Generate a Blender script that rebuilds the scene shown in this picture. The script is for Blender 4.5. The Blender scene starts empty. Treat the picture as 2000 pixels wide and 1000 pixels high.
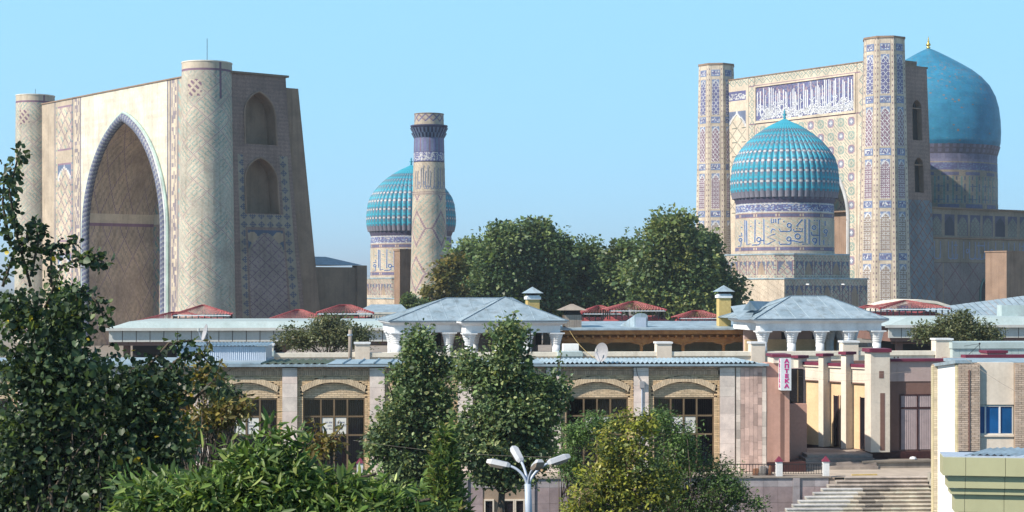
import bpy, math, random
import numpy as np
from mathutils import Vector, Matrix

# ------------------------------------------------------------------ camera, sky, sun, exposure
SC = bpy.context.scene
COL = SC.collection
F, HZ, CZ = 3400.0, 560.0, 8.0            # focal length (photo pixels), horizon row, camera height
cam_d = bpy.data.cameras.new('camera'); cam = bpy.data.objects.new('camera', cam_d); COL.objects.link(cam)
cam.location = (0, 0, CZ); cam.rotation_euler = (math.radians(90), 0, 0)
cam_d.sensor_width = 36.0; cam_d.lens = 36.0 * F / 2000.0; cam_d.shift_y = (HZ - 500) / 2000.0
cam_d.clip_start = 0.3; cam_d.clip_end = 30000
SC.camera = cam
SUN_AZ, SUN_EL = 61.0, 40.0               # degrees to the left of straight-behind-the-camera, elevation
a = math.radians(SUN_AZ); e = math.radians(SUN_EL)
sun_dir = Vector((-math.sin(a) * math.cos(e), -math.cos(a) * math.cos(e), math.sin(e)))
sd = bpy.data.lights.new('sun', 'SUN'); sd.energy = 5.0; sd.angle = math.radians(0.55); sd.color = (1.0, 0.91, 0.78)
so = bpy.data.objects.new('sun', sd); COL.objects.link(so); so.location = (-40, 0, 80)
so.rotation_euler = sun_dir.to_track_quat('Z', 'Y').to_euler()
W = bpy.data.worlds.new('World'); SC.world = W; W.use_nodes = True
wn = W.node_tree.nodes; wl = W.node_tree.links
sky = wn.new('ShaderNodeTexSky'); sky.sky_type = 'NISHITA'; sky.sun_disc = False
sky.sun_elevation = e
sky.sun_rotation = math.atan2(sun_dir.x, sun_dir.y)
sky.altitude = 2500; sky.air_density = 0.6; sky.dust_density = 0.0; sky.ozone_density = 1.0
bg = wn['Background']; SKY_K = 0.15; bg.inputs['Strength'].default_value = SKY_K
# thin cyan haze over the whole sky, thickest near the horizon and thinning evenly to the zenith
geo = wn.new('ShaderNodeNewGeometry'); sep = wn.new('ShaderNodeSeparateXYZ'); wl.new(geo.outputs['Incoming'], sep.inputs[0])
el = wn.new('ShaderNodeMath'); el.operation = 'ABSOLUTE'; wl.new(sep.outputs['Z'], el.inputs[0])
mr = wn.new('ShaderNodeMapRange'); mr.interpolation_type = 'SMOOTHSTEP'
for i_, v_ in ((1, 0.12), (2, 0.70), (3, 0.90), (4, 0.05)): mr.inputs[i_].default_value = v_
wl.new(el.outputs[0], mr.inputs[0])
mx = wn.new('ShaderNodeMix'); mx.data_type = 'RGBA'; wl.new(mr.outputs[0], mx.inputs[0]); wl.new(sky.outputs[0], mx.inputs[6])
mx.inputs[7].default_value = (0.245 / SKY_K, 0.535 / SKY_K, 0.735 / SKY_K, 1)
wl.new(mx.outputs[2], bg.inputs['Color'])
SC.view_settings.view_transform = 'Standard'; SC.view_settings.look = 'None'
SC.view_settings.exposure = 0.62; SC.view_settings.gamma = 1.0; SC.view_settings.use_curve_mapping = False
SC.render.engine = 'CYCLES'
SC.cycles.use_denoising = True
SC.cycles.max_bounces = 6; SC.cycles.transparent_max_bounces = 8
SC.cycles.sample_clamp_indirect = 6

rng = np.random.default_rng(7); random.seed(7)
PI = math.pi

# ------------------------------------------------------------------ frames: local (s along, d away from camera, z up)
class Fr:
    def __init__(f, x, y, yaw=0.0):
        f.x, f.y, f.a = x, y, math.radians(yaw); f.c, f.n = math.cos(f.a), math.sin(f.a)
    def s(f, px, d=0.0):
        k = (px - 1000.0) / F
        return (k * (f.y + d * f.c) - f.x + d * f.n) / (f.c - k * f.n)
    def Y(f, s, d=0.0): return f.y + s * f.n + d * f.c
    def z(f, py, s, d=0.0): return CZ + (HZ - py) * f.Y(s, d) / F
    def pz(f, px, py, d=0.0):
        s = f.s(px, d); return s, f.z(py, s, d)
    def dpx(f, px, s):                       # inward offset d at which the line s=const meets pixel column px
        k = (px - 1000.0) / F
        return (k * (f.y + s * f.n) - f.x - s * f.c) / (-f.n - k * f.c)
    def w(f, s, d, z): return Vector((f.x + s * f.c - d * f.n, f.y + s * f.n + d * f.c, z))
WORLD = Fr(0, 0, 0)
def at(px, py, Y): return Vector(((px - 1000) * Y / F, Y, CZ + (HZ - py) * Y / F))

class T:                                      # a thing: an Empty at its base
    def __init__(t, name, label, cat, fr=WORLD, s=0, d=0, z=0, group=None, kind=None):
        o = bpy.data.objects.new(name, None); COL.objects.link(o); o.empty_display_size = 0.5
        o.location = fr.w(s, d, z); o.rotation_euler = (0, 0, fr.a)
        if kind: o['kind'] = kind
        if label: o['label'] = label
        if cat: o['category'] = cat
        if group: o['group'] = group
        t.o, t.fr, t.off = o, fr, (s, d, z)

class MB:                                     # mesh collector
    def __init__(m): m.v = []; m.f = []; m.c = []; m.n = 0
    def add(m, vs, fs, col=None):
        vs = np.asarray(vs, float).reshape(-1, 3); k = m.n
        m.v.append(vs); m.n += len(vs)
        for f in fs: m.f.append([i + k for i in f])
        if col is None: m.c += [None] * len(fs)
        elif len(np.shape(col)) == 1: m.c += [tuple(col)] * len(fs)
        else: m.c += [tuple(c) for c in col]
        return m
    def quad(m, a, b, c, d, col=None): return m.add([a, b, c, d], [(0, 1, 2, 3)], col)
    def poly(m, pts, col=None): return m.add(pts, [tuple(range(len(pts)))], col)
    def box(m, x0, x1, y0, y1, z0, z1, col=None, tx=0.0, ty=0.0):       # tx,ty: inset of the top
        return m.add([(x0, y0, z0), (x1, y0, z0), (x1, y1, z0), (x0, y1, z0),
                      (x0 + tx, y0 + ty, z1), (x1 - tx, y0 + ty, z1), (x1 - tx, y1 - ty, z1), (x0 + tx, y1 - ty, z1)],
                     [(0, 3, 2, 1), (4, 5, 6, 7), (0, 1, 5, 4), (1, 2, 6, 5), (2, 3, 7, 6), (3, 0, 4, 7)], col)
    def prism(m, outline, axis, a0, a1, col=None):      # outline 2-D loop extruded along axis ('x','y','z')
        n = len(outline)
        def mk(p, a): return {'x': (a, p[0], p[1]), 'y': (p[0], a, p[1]), 'z': (p[0], p[1], a)}[axis]
        vs = [mk(p, a0) for p in outline] + [mk(p, a1) for p in outline]
        fs = [tuple(range(n)), tuple(range(2 * n - 1, n - 1, -1))] + [(i, i + n, (i + 1) % n + n, (i + 1) % n) for i in range(n)]
        return m.add(vs, fs, col)
    def lathe(m, prof, n=24, c=(0, 0), col=None, a0=0.0, caps=True):    # prof: (r,z)
        vs = []
        for r, z in prof:
            for i in range(n):
                t = a0 + 2 * PI * i / n; vs.append((c[0] + r * math.cos(t), c[1] + r * math.sin(t), z))
        fs = []
        for k in range(len(prof) - 1):
            for i in range(n):
                j = (i + 1) % n; fs.append((k * n + i, k * n + j, (k + 1) * n + j, (k + 1) * n + i))
        if caps:
            fs.append(tuple(range(n - 1, -1, -1))); fs.append(tuple(range((len(prof) - 1) * n, len(prof) * n)))
        return m.add(vs, fs, col)
    def tube(m, pts, r, n=8, col=None, colf=None):
        pts = [Vector(p) for p in pts]; R = r if hasattr(r, '__len__') else [r] * len(pts)
        vs = []; up = None
        for i, p in enumerate(pts):
            t = (pts[min(i + 1, len(pts) - 1)] - pts[max(i - 1, 0)]).normalized()
            if up is None:
                up = Vector((0, 0, 1)) if abs(t.z) < 0.9 else Vector((1, 0, 0))
            u = t.cross(up); 
            if u.length < 1e-5: u = t.orthogonal()
            u.normalize(); w = u.cross(t); up = w
            for k in range(n):
                a = 2 * PI * k / n; vs.append(p + (u * math.cos(a) + w * math.sin(a)) * R[i])
        fs = []; cs = []
        for i in range(len(pts) - 1):
            for k in range(n):
                j = (k + 1) % n; fs.append((i * n + k, i * n + j, (i + 1) * n + j, (i + 1) * n + k))
                if colf: cs.append(colf(i, k))
        if colf: col = cs + [cs[0], cs[-1]]
        fs.append(tuple(range(n - 1, -1, -1))); fs.append(tuple(range((len(pts) - 1) * n, len(pts) * n)))
        return m.add([tuple(v) for v in vs], fs, col)
    def grid(m, fn, nu, nv, cols=None, mask=None, wrap=False):          # fn(U,V) -> xyz arrays for U,V in cell units
        U, V = np.meshgrid(np.arange(nu + 1, dtype=float), np.arange(nv + 1, dtype=float), indexing='ij')
        P = np.stack(fn(U, V), -1).reshape(-1, 3); k = m.n
        m.v.append(P); m.n += len(P)
        I, J = np.meshgrid(np.arange(nu), np.arange(nv), indexing='ij')
        A = I * (nv + 1) + J + k
        Q = np.stack([A, A + nv + 1, A + nv + 2, A + 1], -1).reshape(-1, 4)
        if mask is not None:
            mk = np.asarray(mask).reshape(-1); Q = Q[mk]
            if cols is not None: cols = np.asarray(cols).reshape(-1, 3)[mk]
        m.f += Q.tolist()
        if cols is None: m.c += [None] * len(Q)
        else: m.c += [tuple(c) for c in np.asarray(cols).reshape(-1, 3)]
        return m
    def xf(m, fn):
        m.v = [np.array([fn(*p) for p in a]) for a in m.v]; return m
    def mesh(m, name, mat, off=(0, 0, 0), smooth=False):
        me = bpy.data.meshes.new(name)
        V = np.concatenate(m.v) - np.asarray(off, float)
        me.from_pydata(V.tolist(), [], m.f); me.update()
        if any(c is not None for c in m.c):
            at_ = me.attributes.new('tint', 'FLOAT_COLOR', 'FACE')
            arr = np.ones((len(m.f), 4), np.float32)
            arr[:, :3] = np.array([c if c is not None else (.5, .5, .5) for c in m.c], np.float32)
            at_.data.foreach_set('color', arr.ravel())
        if smooth: me.polygons.foreach_set('use_smooth', [True] * len(me.polygons))
        if mat: me.materials.append(mat)
        return me

def part(name, mb, mat, parent, t=None, smooth=False, label=None, kind=None):
    """a mesh under a thing (T) or, with t given, under a part object of thing t"""
    th = parent if isinstance(parent, T) else t
    o = bpy.data.objects.new(name, mb.mesh(name, mat, th.off, smooth)); COL.objects.link(o)
    o.parent = parent.o if isinstance(parent, T) else parent
    if label: o['label'] = label
    if kind: o['kind'] = kind
    return o
def inst(name, me, parent, loc, rotz=0, sc=(1, 1, 1), t=None):
    th = parent if isinstance(parent, T) else t
    o = bpy.data.objects.new(name, me); COL.objects.link(o)
    o.parent = parent.o if isinstance(parent, T) else parent
    o.location = Vector(loc) - Vector(th.off); o.rotation_euler = (0, 0, rotz); o.scale = sc
    return o
def single(name, mb, mat, label, cat, fr=WORLD, at_=(0, 0, 0), group=None, kind=None, smooth=False):
    o = bpy.data.objects.new(name, mb.mesh(name, mat, at_, smooth)); COL.objects.link(o)
    o.location = fr.w(*at_); o.rotation_euler = (0, 0, fr.a)
    if label: o['label'] = label
    if cat: o['category'] = cat
    if group: o['group'] = group
    if kind: o['kind'] = kind
    return o

# ------------------------------------------------------------------ materials
def newmat(name):
    m = bpy.data.materials.new(name); m.use_nodes = True
    nt = m.node_tree; return m, nt, nt.nodes, nt.links, nt.nodes['Principled BSDF']
def noise_node(nt, scale, detail=4, coord='Object', stretch=None, rough=.55):
    tc = nt.nodes.new('ShaderNodeTexCoord'); n = nt.nodes.new('ShaderNodeTexNoise')
    n.inputs['Scale'].default_value = scale; n.inputs['Detail'].default_value = detail; n.inputs['Roughness'].default_value = rough
    if stretch:
        mp = nt.nodes.new('ShaderNodeMapping'); mp.inputs['Scale'].default_value = stretch
        nt.links.new(tc.outputs[coord], mp.inputs[0]); nt.links.new(mp.outputs[0], n.inputs['Vector'])
    else: nt.links.new(tc.outputs[coord], n.inputs['Vector'])
    return n
def mixc(nt, fac, a, b, blend='MIX'):
    x = nt.nodes.new('ShaderNodeMix'); x.data_type = 'RGBA'; x.blend_type = blend
    for sock, v in ((0, fac), (6, a), (7, b)):
        if hasattr(v, 'is_output'): nt.links.new(v, x.inputs[sock])
        elif sock == 0: x.inputs[0].default_value = v
        else: x.inputs[sock].default_value = (*v, 1)
    return x.outputs[2]
def ramp(nt, src, lo, hi):
    r = nt.nodes.new('ShaderNodeMapRange'); r.inputs[1].default_value = lo; r.inputs[2].default_value = hi
    nt.links.new(src, r.inputs[0]); return r.outputs[0]
def pm(name, col, col2=None, scale=1.5, rough=.8, bump=.15, bscale=40, spec=.25, metal=0, streak=0.0, tint=False, var=.12):
    """painted / plastered / stone surface: two tones mixed by noise, vertical streaks, fine bump; tint=True takes the face colour"""
    m, nt, N, L, B = newmat(name)
    n1 = noise_node(nt, scale, 6)
    f = ramp(nt, n1.outputs[0], .35, .65)
    if tint:
        at_ = N.new('ShaderNodeAttribute'); at_.attribute_name = 'tint'
        dk = mixc(nt, 1.0, at_.outputs['Color'], (1 - var * 2, 1 - var * 2, 1 - var * 1.9), 'MULTIPLY')
        c = mixc(nt, f, at_.outputs['Color'], dk)
    else:
        c2 = col2 or tuple(x * (1 - var * 1.6) for x in col)
        c = mixc(nt, f, col, c2)
    n3 = noise_node(nt, scale * 9, 3)
    c = mixc(nt, ramp(nt, n3.outputs[0], .3, .75), c, tuple([1 - var] * 3), 'MULTIPLY')
    # second socket default for multiply: keep original where factor is 0
    if streak:
        n2 = noise_node(nt, 1.0, 5, stretch=(2.2, 2.2, .12))
        g = mixc(nt, 1.0, c, (.55, .50, .45), 'MULTIPLY')
        mm = N.new('ShaderNodeMath'); mm.operation = 'MULTIPLY'; mm.inputs[1].default_value = streak
        L.new(ramp(nt, n2.outputs[0], .5, .72), mm.inputs[0])
        c = mixc(nt, mm.outputs[0], c, g)
    L.new(c, B.inputs['Base Color'])
    B.inputs['Roughness'].default_value = rough; B.inputs['Specular IOR Level'].default_value = spec; B.inputs['Metallic'].default_value = metal
    if bump:
        n4 = noise_node(nt, bscale, 3); b = N.new('ShaderNodeBump'); b.inputs['Strength'].default_value = bump; b.inputs['Distance'].default_value = .02
        L.new(n4.outputs[0], b.inputs['Height']); L.new(b.outputs[0], B.inputs['Normal'])
    return m
def leafmat(name, gloss=.35):
    m, nt, N, L, B = newmat(name)
    at_ = N.new('ShaderNodeAttribute'); at_.attribute_name = 'tint'
    n1 = noise_node(nt, 6.0, 2)
    c = mixc(nt, ramp(nt, n1.outputs[0], .3, .7), at_.outputs['Color'], (.78, .84, .8), 'MULTIPLY')
    L.new(c, B.inputs['Base Color']); B.inputs['Roughness'].default_value = .45; B.inputs['Specular IOR Level'].default_value = gloss
    tr = N.new('ShaderNodeBsdfTranslucent'); tc = mixc(nt, 1.0, c, (1.0, 1.0, .45), 'MULTIPLY'); L.new(tc, tr.inputs[0])
    mx = N.new('ShaderNodeMixShader'); mx.inputs[0].default_value = .36
    L.new(B.outputs[0], mx.inputs[1]); L.new(tr.outputs[0], mx.inputs[2]); L.new(mx.outputs[0], N['Material Output'].inputs['Surface'])
    return m
def glassmat(name, col, rough=.04, spec=.6):
    m, nt, N, L, B = newmat(name)
    n1 = noise_node(nt, .9, 3); L.new(mixc(nt, ramp(nt, n1.outputs[0], .35, .65), col, tuple(c * .55 for c in col)), B.inputs['Base Color'])
    B.inputs['Roughness'].default_value = rough; B.inputs['Specular IOR Level'].default_value = spec
    n2 = noise_node(nt, 1.6, 1); b = N.new('ShaderNodeBump'); b.inputs['Strength'].default_value = .04; L.new(n2.outputs[0], b.inputs['Height']); L.new(b.outputs[0], B.inputs['Normal'])
    return m

M = {}
M['tile'] = pm('tile_work', None, tint=True, scale=.35, rough=.6, bump=.25, bscale=5, spec=.3, var=.15, streak=.45)
M['glaze'] = pm('glazed_tile', None, tint=True, scale=.5, rough=.5, bump=.12, bscale=9, spec=.35, var=.12, streak=.2)
M['brick_old'] = pm('old_brick', (.31, .215, .16), (.23, .16, .12), scale=.5, rough=.92, bump=.5, bscale=7, streak=.5)
M['brick_dark'] = pm('old_brown_brick', (.26, .19, .14), (.19, .14, .11), scale=.5, rough=.92, bump=.4, bscale=7, streak=.4)
M['leaf'] = leafmat('leaf')
M['bark'] = pm('bark', (.11, .085, .065), (.06, .05, .04), scale=4, rough=.95, bump=.6, bscale=25)
M['gold'] = pm('gilded', (.75, .5, .12), rough=.3, metal=1.0, bump=0, spec=.5)
M['roofblue'] = pm('painted_roof_sheet', (.34, .43, .50), (.23, .31, .37), scale=.9, rough=.5, bump=.2, bscale=3, spec=.4, streak=.7, var=.18)
M['roofgal'] = pm('galvanised_sheet', (.42, .53, .60), (.28, .36, .42), scale=1.1, rough=.45, bump=.2, bscale=3, spec=.4, metal=.25, streak=.7, var=.18)
M['white'] = pm('white_paint', (.74, .76, .78), (.62, .65, .68), scale=1.2, rough=.7, bump=.1, streak=.25)
M['whitebright'] = pm('white_limewash', (.85, .84, .82), (.80, .79, .76), scale=.8, rough=.8, bump=.06, var=.04, streak=.1)
M['cream'] = pm('cream_plaster', (.76, .71, .61), (.64, .60, .52), scale=1.0, rough=.85, bump=.15, streak=.4)
M['greypanel'] = pm('grey_cladding', (.54, .54, .52), (.47, .48, .46), scale=.6, rough=.5, bump=.03, spec=.4, streak=.2)
M['celadon'] = pm('celadon_cladding', (.44, .53, .54), (.37, .46, .47), scale=.6, rough=.45, bump=.03, spec=.4, streak=.2)
M['dark'] = pm('dark_interior', (.03, .03, .035), rough=.9, bump=0)
M['redtile'] = pm('red_roof_tile', None, tint=True, scale=1.5, rough=.75, bump=.1, bscale=20, spec=.2, var=.15)
M['tanbrick'] = pm('tan_brick', None, tint=True, scale=3, rough=.9, bump=.35, bscale=30, var=.1)
M['mortar'] = pm('mortar', (.34, .26, .20), rough=.95, bump=.4, bscale=40)
M['marble'] = pm('marble_slab', None, tint=True, scale=2.2, rough=.45, bump=.08, bscale=12, spec=.4, var=.13)
M['pink'] = pm('pink_plaster', (.52, .31, .25), (.45, .27, .22), scale=.9, rough=.85, bump=.2, streak=.35)
M['pinkpale'] = pm('pale_pink_plaster', (.48, .36, .34), (.42, .32, .30), scale=.9, rough=.85, bump=.2, streak=.3)
M['brownwall'] = pm('brown_plaster', (.21, .12, .10), (.17, .10, .085), scale=.9, rough=.85, bump=.2, streak=.3)
M['ochre'] = pm('ochre_plaster', (.70, .52, .32), (.60, .44, .27), scale=.9, rough=.85, bump=.15, streak=.2)
M['palecream'] = pm('pale_cream_render', (.70, .62, .53), (.60, .53, .45), scale=.9, rough=.85, bump=.12, streak=.25)
M['maroon'] = pm('maroon_sheet', (.17, .03, .06), (.13, .025, .05), scale=2, rough=.5, bump=.05)
M['granite'] = pm('maroon_granite', (.07, .03, .03), (.045, .02, .022), scale=9, rough=.4, bump=.03)
M['wood'] = pm('carved_wood', (.46, .22, .075), (.32, .14, .05), scale=2.5, rough=.6, bump=.3, bscale=18)
M['frame'] = pm('bronze_frame', (.17, .12, .07), rough=.5, bump=.03, spec=.4)
def clearglass(name):
    m, nt, N, L, B = newmat(name)
    tr = N.new('ShaderNodeBsdfTransparent'); tr.inputs[0].default_value = (.62, .60, .66, 1)
    gl = N.new('ShaderNodeBsdfGlossy'); gl.inputs['Roughness'].default_value = .05
    fr = N.new('ShaderNodeFresnel'); fr.inputs[0].default_value = 1.5; ad = N.new('ShaderNodeMath'); ad.inputs[1].default_value = .05; L.new(fr.outputs[0], ad.inputs[0])
    mx = N.new('ShaderNodeMixShader'); L.new(ad.outputs[0], mx.inputs[0]); L.new(tr.outputs[0], mx.inputs[1]); L.new(gl.outputs[0], mx.inputs[2])
    N.remove(B); L.new(mx.outputs[0], N['Material Output'].inputs['Surface']); return m
M['glass'] = clearglass('shop_glass')
M['curtain'] = pm('curtain_cloth', None, tint=True, scale=3, rough=.9, bump=.1, var=.1)
M['pane'] = glassmat('window_glass', (.018, .016, .022))
M['paneblue'] = glassmat('blue_window_film', (.008, .095, .28), rough=.08, spec=.5)
M['paper'] = pm('paper', (.70, .70, .66), rough=.9, bump=.02)
M['ink'] = pm('blue_ink', (.03, .035, .16), rough=.9, bump=0)
M['blind'] = pm('vertical_blind', (.40, .32, .33), (.33, .27, .28), scale=3, rough=.8, bump=.05)
M['concrete'] = pm('concrete', (.33, .29, .25), (.23, .20, .18), scale=1.1, rough=.92, bump=.35, bscale=18, streak=.3)
M['step'] = pm('worn_step', None, tint=True, scale=.8, rough=.9, bump=.3, bscale=16, var=.22)
M['steel'] = pm('painted_steel', (.42, .48, .58), (.36, .42, .52), scale=3, rough=.4, bump=.03, spec=.5)
M['lamphead'] = pm('lamp_housing', (.47, .49, .52), (.38, .40, .44), scale=2, rough=.45, bump=.04, spec=.4)
M['lampglass'] = pm('lamp_lens', (.40, .33, .27), rough=.35, bump=.03, spec=.5)
M['iron'] = pm('black_iron', (.025, .025, .03), rough=.6, bump=.05)
M['olive'] = pm('olive_cladding', (.44, .43, .26), (.40, .395, .24), scale=.5, rough=.42, bump=.02, spec=.45, var=.05, streak=.12)
M['signwhite'] = pm('sign_acrylic', (.62, .66, .70), rough=.4, bump=.02, var=.05)
M['magenta'] = pm('magenta_vinyl', (.55, .02, .22), rough=.5, bump=0)
M['yellowbrick'] = pm('yellow_brick', (.55, .42, .17), (.45, .34, .14), scale=6, rough=.9, bump=.4, bscale=14)
M['chalk'] = pm('glyph_white', (.74, .76, .80), rough=.5, bump=0)
M['glyphblue'] = pm('glyph_blue', (.05, .11, .28), rough=.4, bump=0, spec=.5)
M['asphalt'] = pm('asphalt', (.055, .055, .058), (.04, .04, .043), scale=1.2, rough=.95, bump=.3, bscale=30)
M['terracestone'] = pm('terrace_stone', (.46, .40, .34), (.37, .32, .27), scale=1.4, rough=.9, bump=.2, bscale=14)
M['dishgrey'] = pm('dish_grey', (.34, .34, .36), (.28, .28, .30), scale=4, rough=.6, bump=.03)
M['glyphfade'] = pm('faded_glyph', (.20, .24, .36), rough=.5, bump=0)
M['ridge_eave_shade'] = pm('dark_ridge_and_eave_shade', (.13, .19, .25), (.10, .15, .20), scale=2, rough=.5, bump=.05)  # dark navy ridge caps, and the painted gutter shadow at the eaves
M['paving'] = pm('paving', (.24, .21, .18), (.18, .16, .14), scale=1.4, rough=.9, bump=.2, bscale=14)
M['earth'] = pm('dry_earth', (.12, .11, .075), (.07, .08, .045), scale=.06, rough=.98, bump=.4, bscale=2)
M['greentile'] = pm('green_roof_tile', (.11, .16, .10), (.16, .17, .11), scale=2, rough=.7, bump=.2)
M['mountain'] = pm('far_mountain', (.22, .20, .18), (.16, .15, .14), scale=.0016, rough=1.0, bump=0)

# tile colours
CREAM = np.array((.57, .49, .385)); CREAMD = np.array((.46, .385, .30)); PLAST = np.array((.88, .80, .65))
PURP = np.array((.16, .095, .14)); TEAL = np.array((.20, .40, .37)); TEALP = np.array((.36, .50, .44)); BLUE = np.array((.07, .085, .24))
LBLUE = np.array((.17, .25, .44)); WHITE = np.array((.70, .72, .74)); TURQ = np.array((.045, .33, .45)); BRN = np.array((.33, .25, .18))
def jitter(c, amt=.10, seed=1, fade=.16):
    r = np.random.default_rng(seed); c = c * (1 - fade) + fade * np.array((.43, .365, .32)); return np.clip(c * (1 + amt * (r.random(c.shape[:2])[..., None] * 2 - 1)), 0, 1)
def bannai(I, J, N=18, base=CREAM, ink=TEAL, line=PURP, seed=1, fine=True):
    A, Bq = I + J, I - J; a, b = A % N, Bq % N
    par = ((A // N) + (Bq // N)) % 2
    c = np.empty(I.shape + (3,)); c[:] = base
    u = np.where(par == 0, a, b); v = np.where(par == 0, b, a)
    fret = ((u % 5) < 2) & ((v % 7) != 0) | ((v % 7 == 1) & (u % 10 < 6))
    c[fret] = ink
    ln = (a == 0) | (b == 0)
    c[(a == 1) | (b == 1) | (a == N - 1) | (b == N - 1)] = base
    c[ln] = line
    g = np.random.default_rng(seed + 50); nu, nv = I.shape; q = 14                # worn and patched areas
    lo = g.random((nu // q + 3, nv // q + 3)); U, V = I / q, J / q; i0, j0 = U.astype(int), V.astype(int); fu, fv = U - i0, V - j0
    w = (lo[i0, j0] * (1 - fu) + lo[i0 + 1, j0] * fu) * (1 - fv) + (lo[i0, j0 + 1] * (1 - fu) + lo[i0 + 1, j0 + 1] * fu) * fv
    w = np.clip((w - .42) * 2.2, 0, .75)[..., None]; c = c * (1 - w) + w * (c.mean((0, 1)) * .97)
    return jitter(c, .11, seed)
def lattice(I, J, nu, nv, n=5, bgc=BLUE, fg=WHITE, arch=True, seed=1, spand=LBLUE):
    """arched panel: star-lattice inside, blue spandrels over the arch, pale outline"""
    c = np.empty(I.shape + (3,)); c[:] = bgc
    A, Bq = (I + J) % n, (I - J) % n
    c[(A == 0) | (Bq == 0)] = fg
    c[((I % n) == n // 2) & ((J % n) == n // 2)] = PURP
    if arch:
        x = np.abs((I + .5) / nu - .5) * 2; top = nv - 1.2 * nu * .5 * 0 
        hh = nu * .62; zz = (J + .5 - (nv - hh - nu * .12)) / hh
        lim = np.where(zz > 0, np.clip(1 - np.clip(zz, 0, 2) ** 1.7, -1, 1), 1.0)
        out = x > lim; edge = (x > lim - 2.6 / nu) & ~out & (J > nv * .0)
        c[edge] = fg; c[out] = spand; c[out & ((I * 3 + J * 5) % 7 == 0)] = fg
    e = (I < 1) | (I > nu - 2) | (J < 1) | (J > nv - 2); c[e] = CREAM
    return jitter(c, .10, seed)
def cartouche(I, J, nu, nv, seed=1):
    r = np.random.default_rng(seed); c = np.empty(I.shape + (3,)); c[:] = BLUE
    c[r.random(I.shape) < .33] = WHITE; c[r.random(I.shape) < .2] = LBLUE
    e = (I < 1) | (I > nu - 2) | (J < 1) | (J > nv - 2); c[e] = LBLUE
    return jitter(c, .1, seed)
def IJ(nu, nv): return np.meshgrid(np.arange(nu), np.arange(nv), indexing='ij')
def rect_panel(mb, s0, s1, z0, z1, d, nu, nv, cols, mask=None):   # facing -d
    return mb.grid(lambda U, V: (s0 + (s1 - s0) * U / nu, d + 0 * U, z0 + (z1 - z0) * V / nv), nu, nv, cols, mask)
def side_panel(mb, d0, d1, z0, z1, s, nu, nv, cols, mask=None):   # facing +s
    return mb.grid(lambda U, V: (s + 0 * U, d0 + (d1 - d0) * U / nu, z0 + (z1 - z0) * V / nv), nu, nv, cols, mask)
def arch_curve(hw, h, n=40):            # two-centred pointed arch, from left springing to right, (x,z) z from 0
    R = (h * h + hw * hw) / (2 * hw); pts = []
    th1 = math.asin(min(1, h / R))
    for i in range(n + 1):
        t = th1 * i / n; pts.append((-(R * math.cos(t) - (R - hw)), R * math.sin(t)))
    return pts + [(-x, z) for x, z in pts[-2::-1]]
def arch_half(z, hw, h):                # half width at height z above springing
    R = (h * h + hw * hw) / (2 * hw); z = np.clip(z, 0, None)
    return np.where(z >= h, -1.0, np.sqrt(np.clip(R * R - z * z, 0, None)) - (R - hw))
# ------------------------------------------------------------------ ground and far terrain
def sheet(name, x0, x1, y0, y1, z, mat):
    mb = MB().quad((x0, y0, z), (x1, y0, z), (x1, y1, z), (x0, y1, z))
    return single(name, mb, mat, None, None, kind='structure')
sheet('ground', -9000, 9000, -300, 16000, -2.3, M['earth'])
sheet('street', -60, 60, 20, 70, -2.296, M['asphalt'])
mb = MB(); rr = np.random.default_rng(3)
hx = np.linspace(-5200, 5200, 160)
hh = 40 + 130 * np.exp(-((hx + 880) / 420) ** 2) * .28 + 40 * np.exp(-((hx - 2600) / 1300) ** 2) + 9 * np.sin(hx / 170) + 6 * np.sin(hx / 61 + 1) + 8 * np.sin(hx / 410)
def hf(U, V):
    k = V / 10.0; h = np.interp(U, np.arange(160), hh); x = np.interp(U, np.arange(160), hx)
    return x, 9000 + 1500 * k + 90 * np.sin(U * .7 + V), -5 + h * np.sin(k * PI) * 1.0
mb.grid(hf, 159, 10); single('hills', mb, M['mountain'], None, None, kind='structure', smooth=True)

# ------------------------------------------------------------------ entrance portal (left)
L_ = Fr(-37.5, 212.0, -51.0)
SL = 49.8
tP = T('entrance_portal', 'huge pale portal with open pointed arch between two round tiled towers', 'portal', L_, -21, 0, 0)
ac, hw, hs_, hz_ = -21.3, 11.3, 15.2, 15.0       # arch axis, half width, rise, springing height
ztop = 34.0
# facade sheet with the arch cut out (cell .25 m)
s0, s1 = -SL + 1.5, -2.0; nu, nv = int((s1 - s0) / .25), int(ztop / .25)
I, J = IJ(nu, nv); sx = s0 + (I + .5) * (s1 - s0) / nu; zz = (J + .5) * ztop / nv
hole = np.abs(sx - ac) < np.where(zz < hz_, hw, arch_half(zz - hz_, hw, hs_))
c = np.empty(I.shape + (3,)); c[:] = PLAST
r = np.random.default_rng(5)
blot = np.repeat(np.repeat(r.random((nu // 12 + 2, nv // 12 + 2)), 12, 0), 12, 1)[:nu, :nv]
c *= (1 - .17 * blot)[..., None]; c *= (1 - .05 * ((J // 2) % 2))[..., None]
def kufic(I, J, seed, per=7):
    g = np.random.default_rng(seed); k = np.repeat(g.random((I.shape[0], I.shape[1] // 2 + 1)) < .5, 2, 1)[:, :I.shape[1]]
    return k
left = sx < -34.2; right = sx > -9.6
c[left | right] = CREAMD * 1.12
kf = kufic(I, J, 8)
for (a0, a1) in ((-36.4, -34.9), (-8.3, -6.9)):
    b_ = (sx > a0) & (sx < a1); c[b_] = CREAM * 1.1; c[b_ & kf] = np.array((.27, .235, .26)); 
for e_ in (-34.5, -36.8, -42.6, -9.4, -8.6, -6.6):
    c[np.abs(sx - e_) < .13] = BLUE * .5 + .10
pl = (sx > -41.7) & (sx < -37.6)
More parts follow.
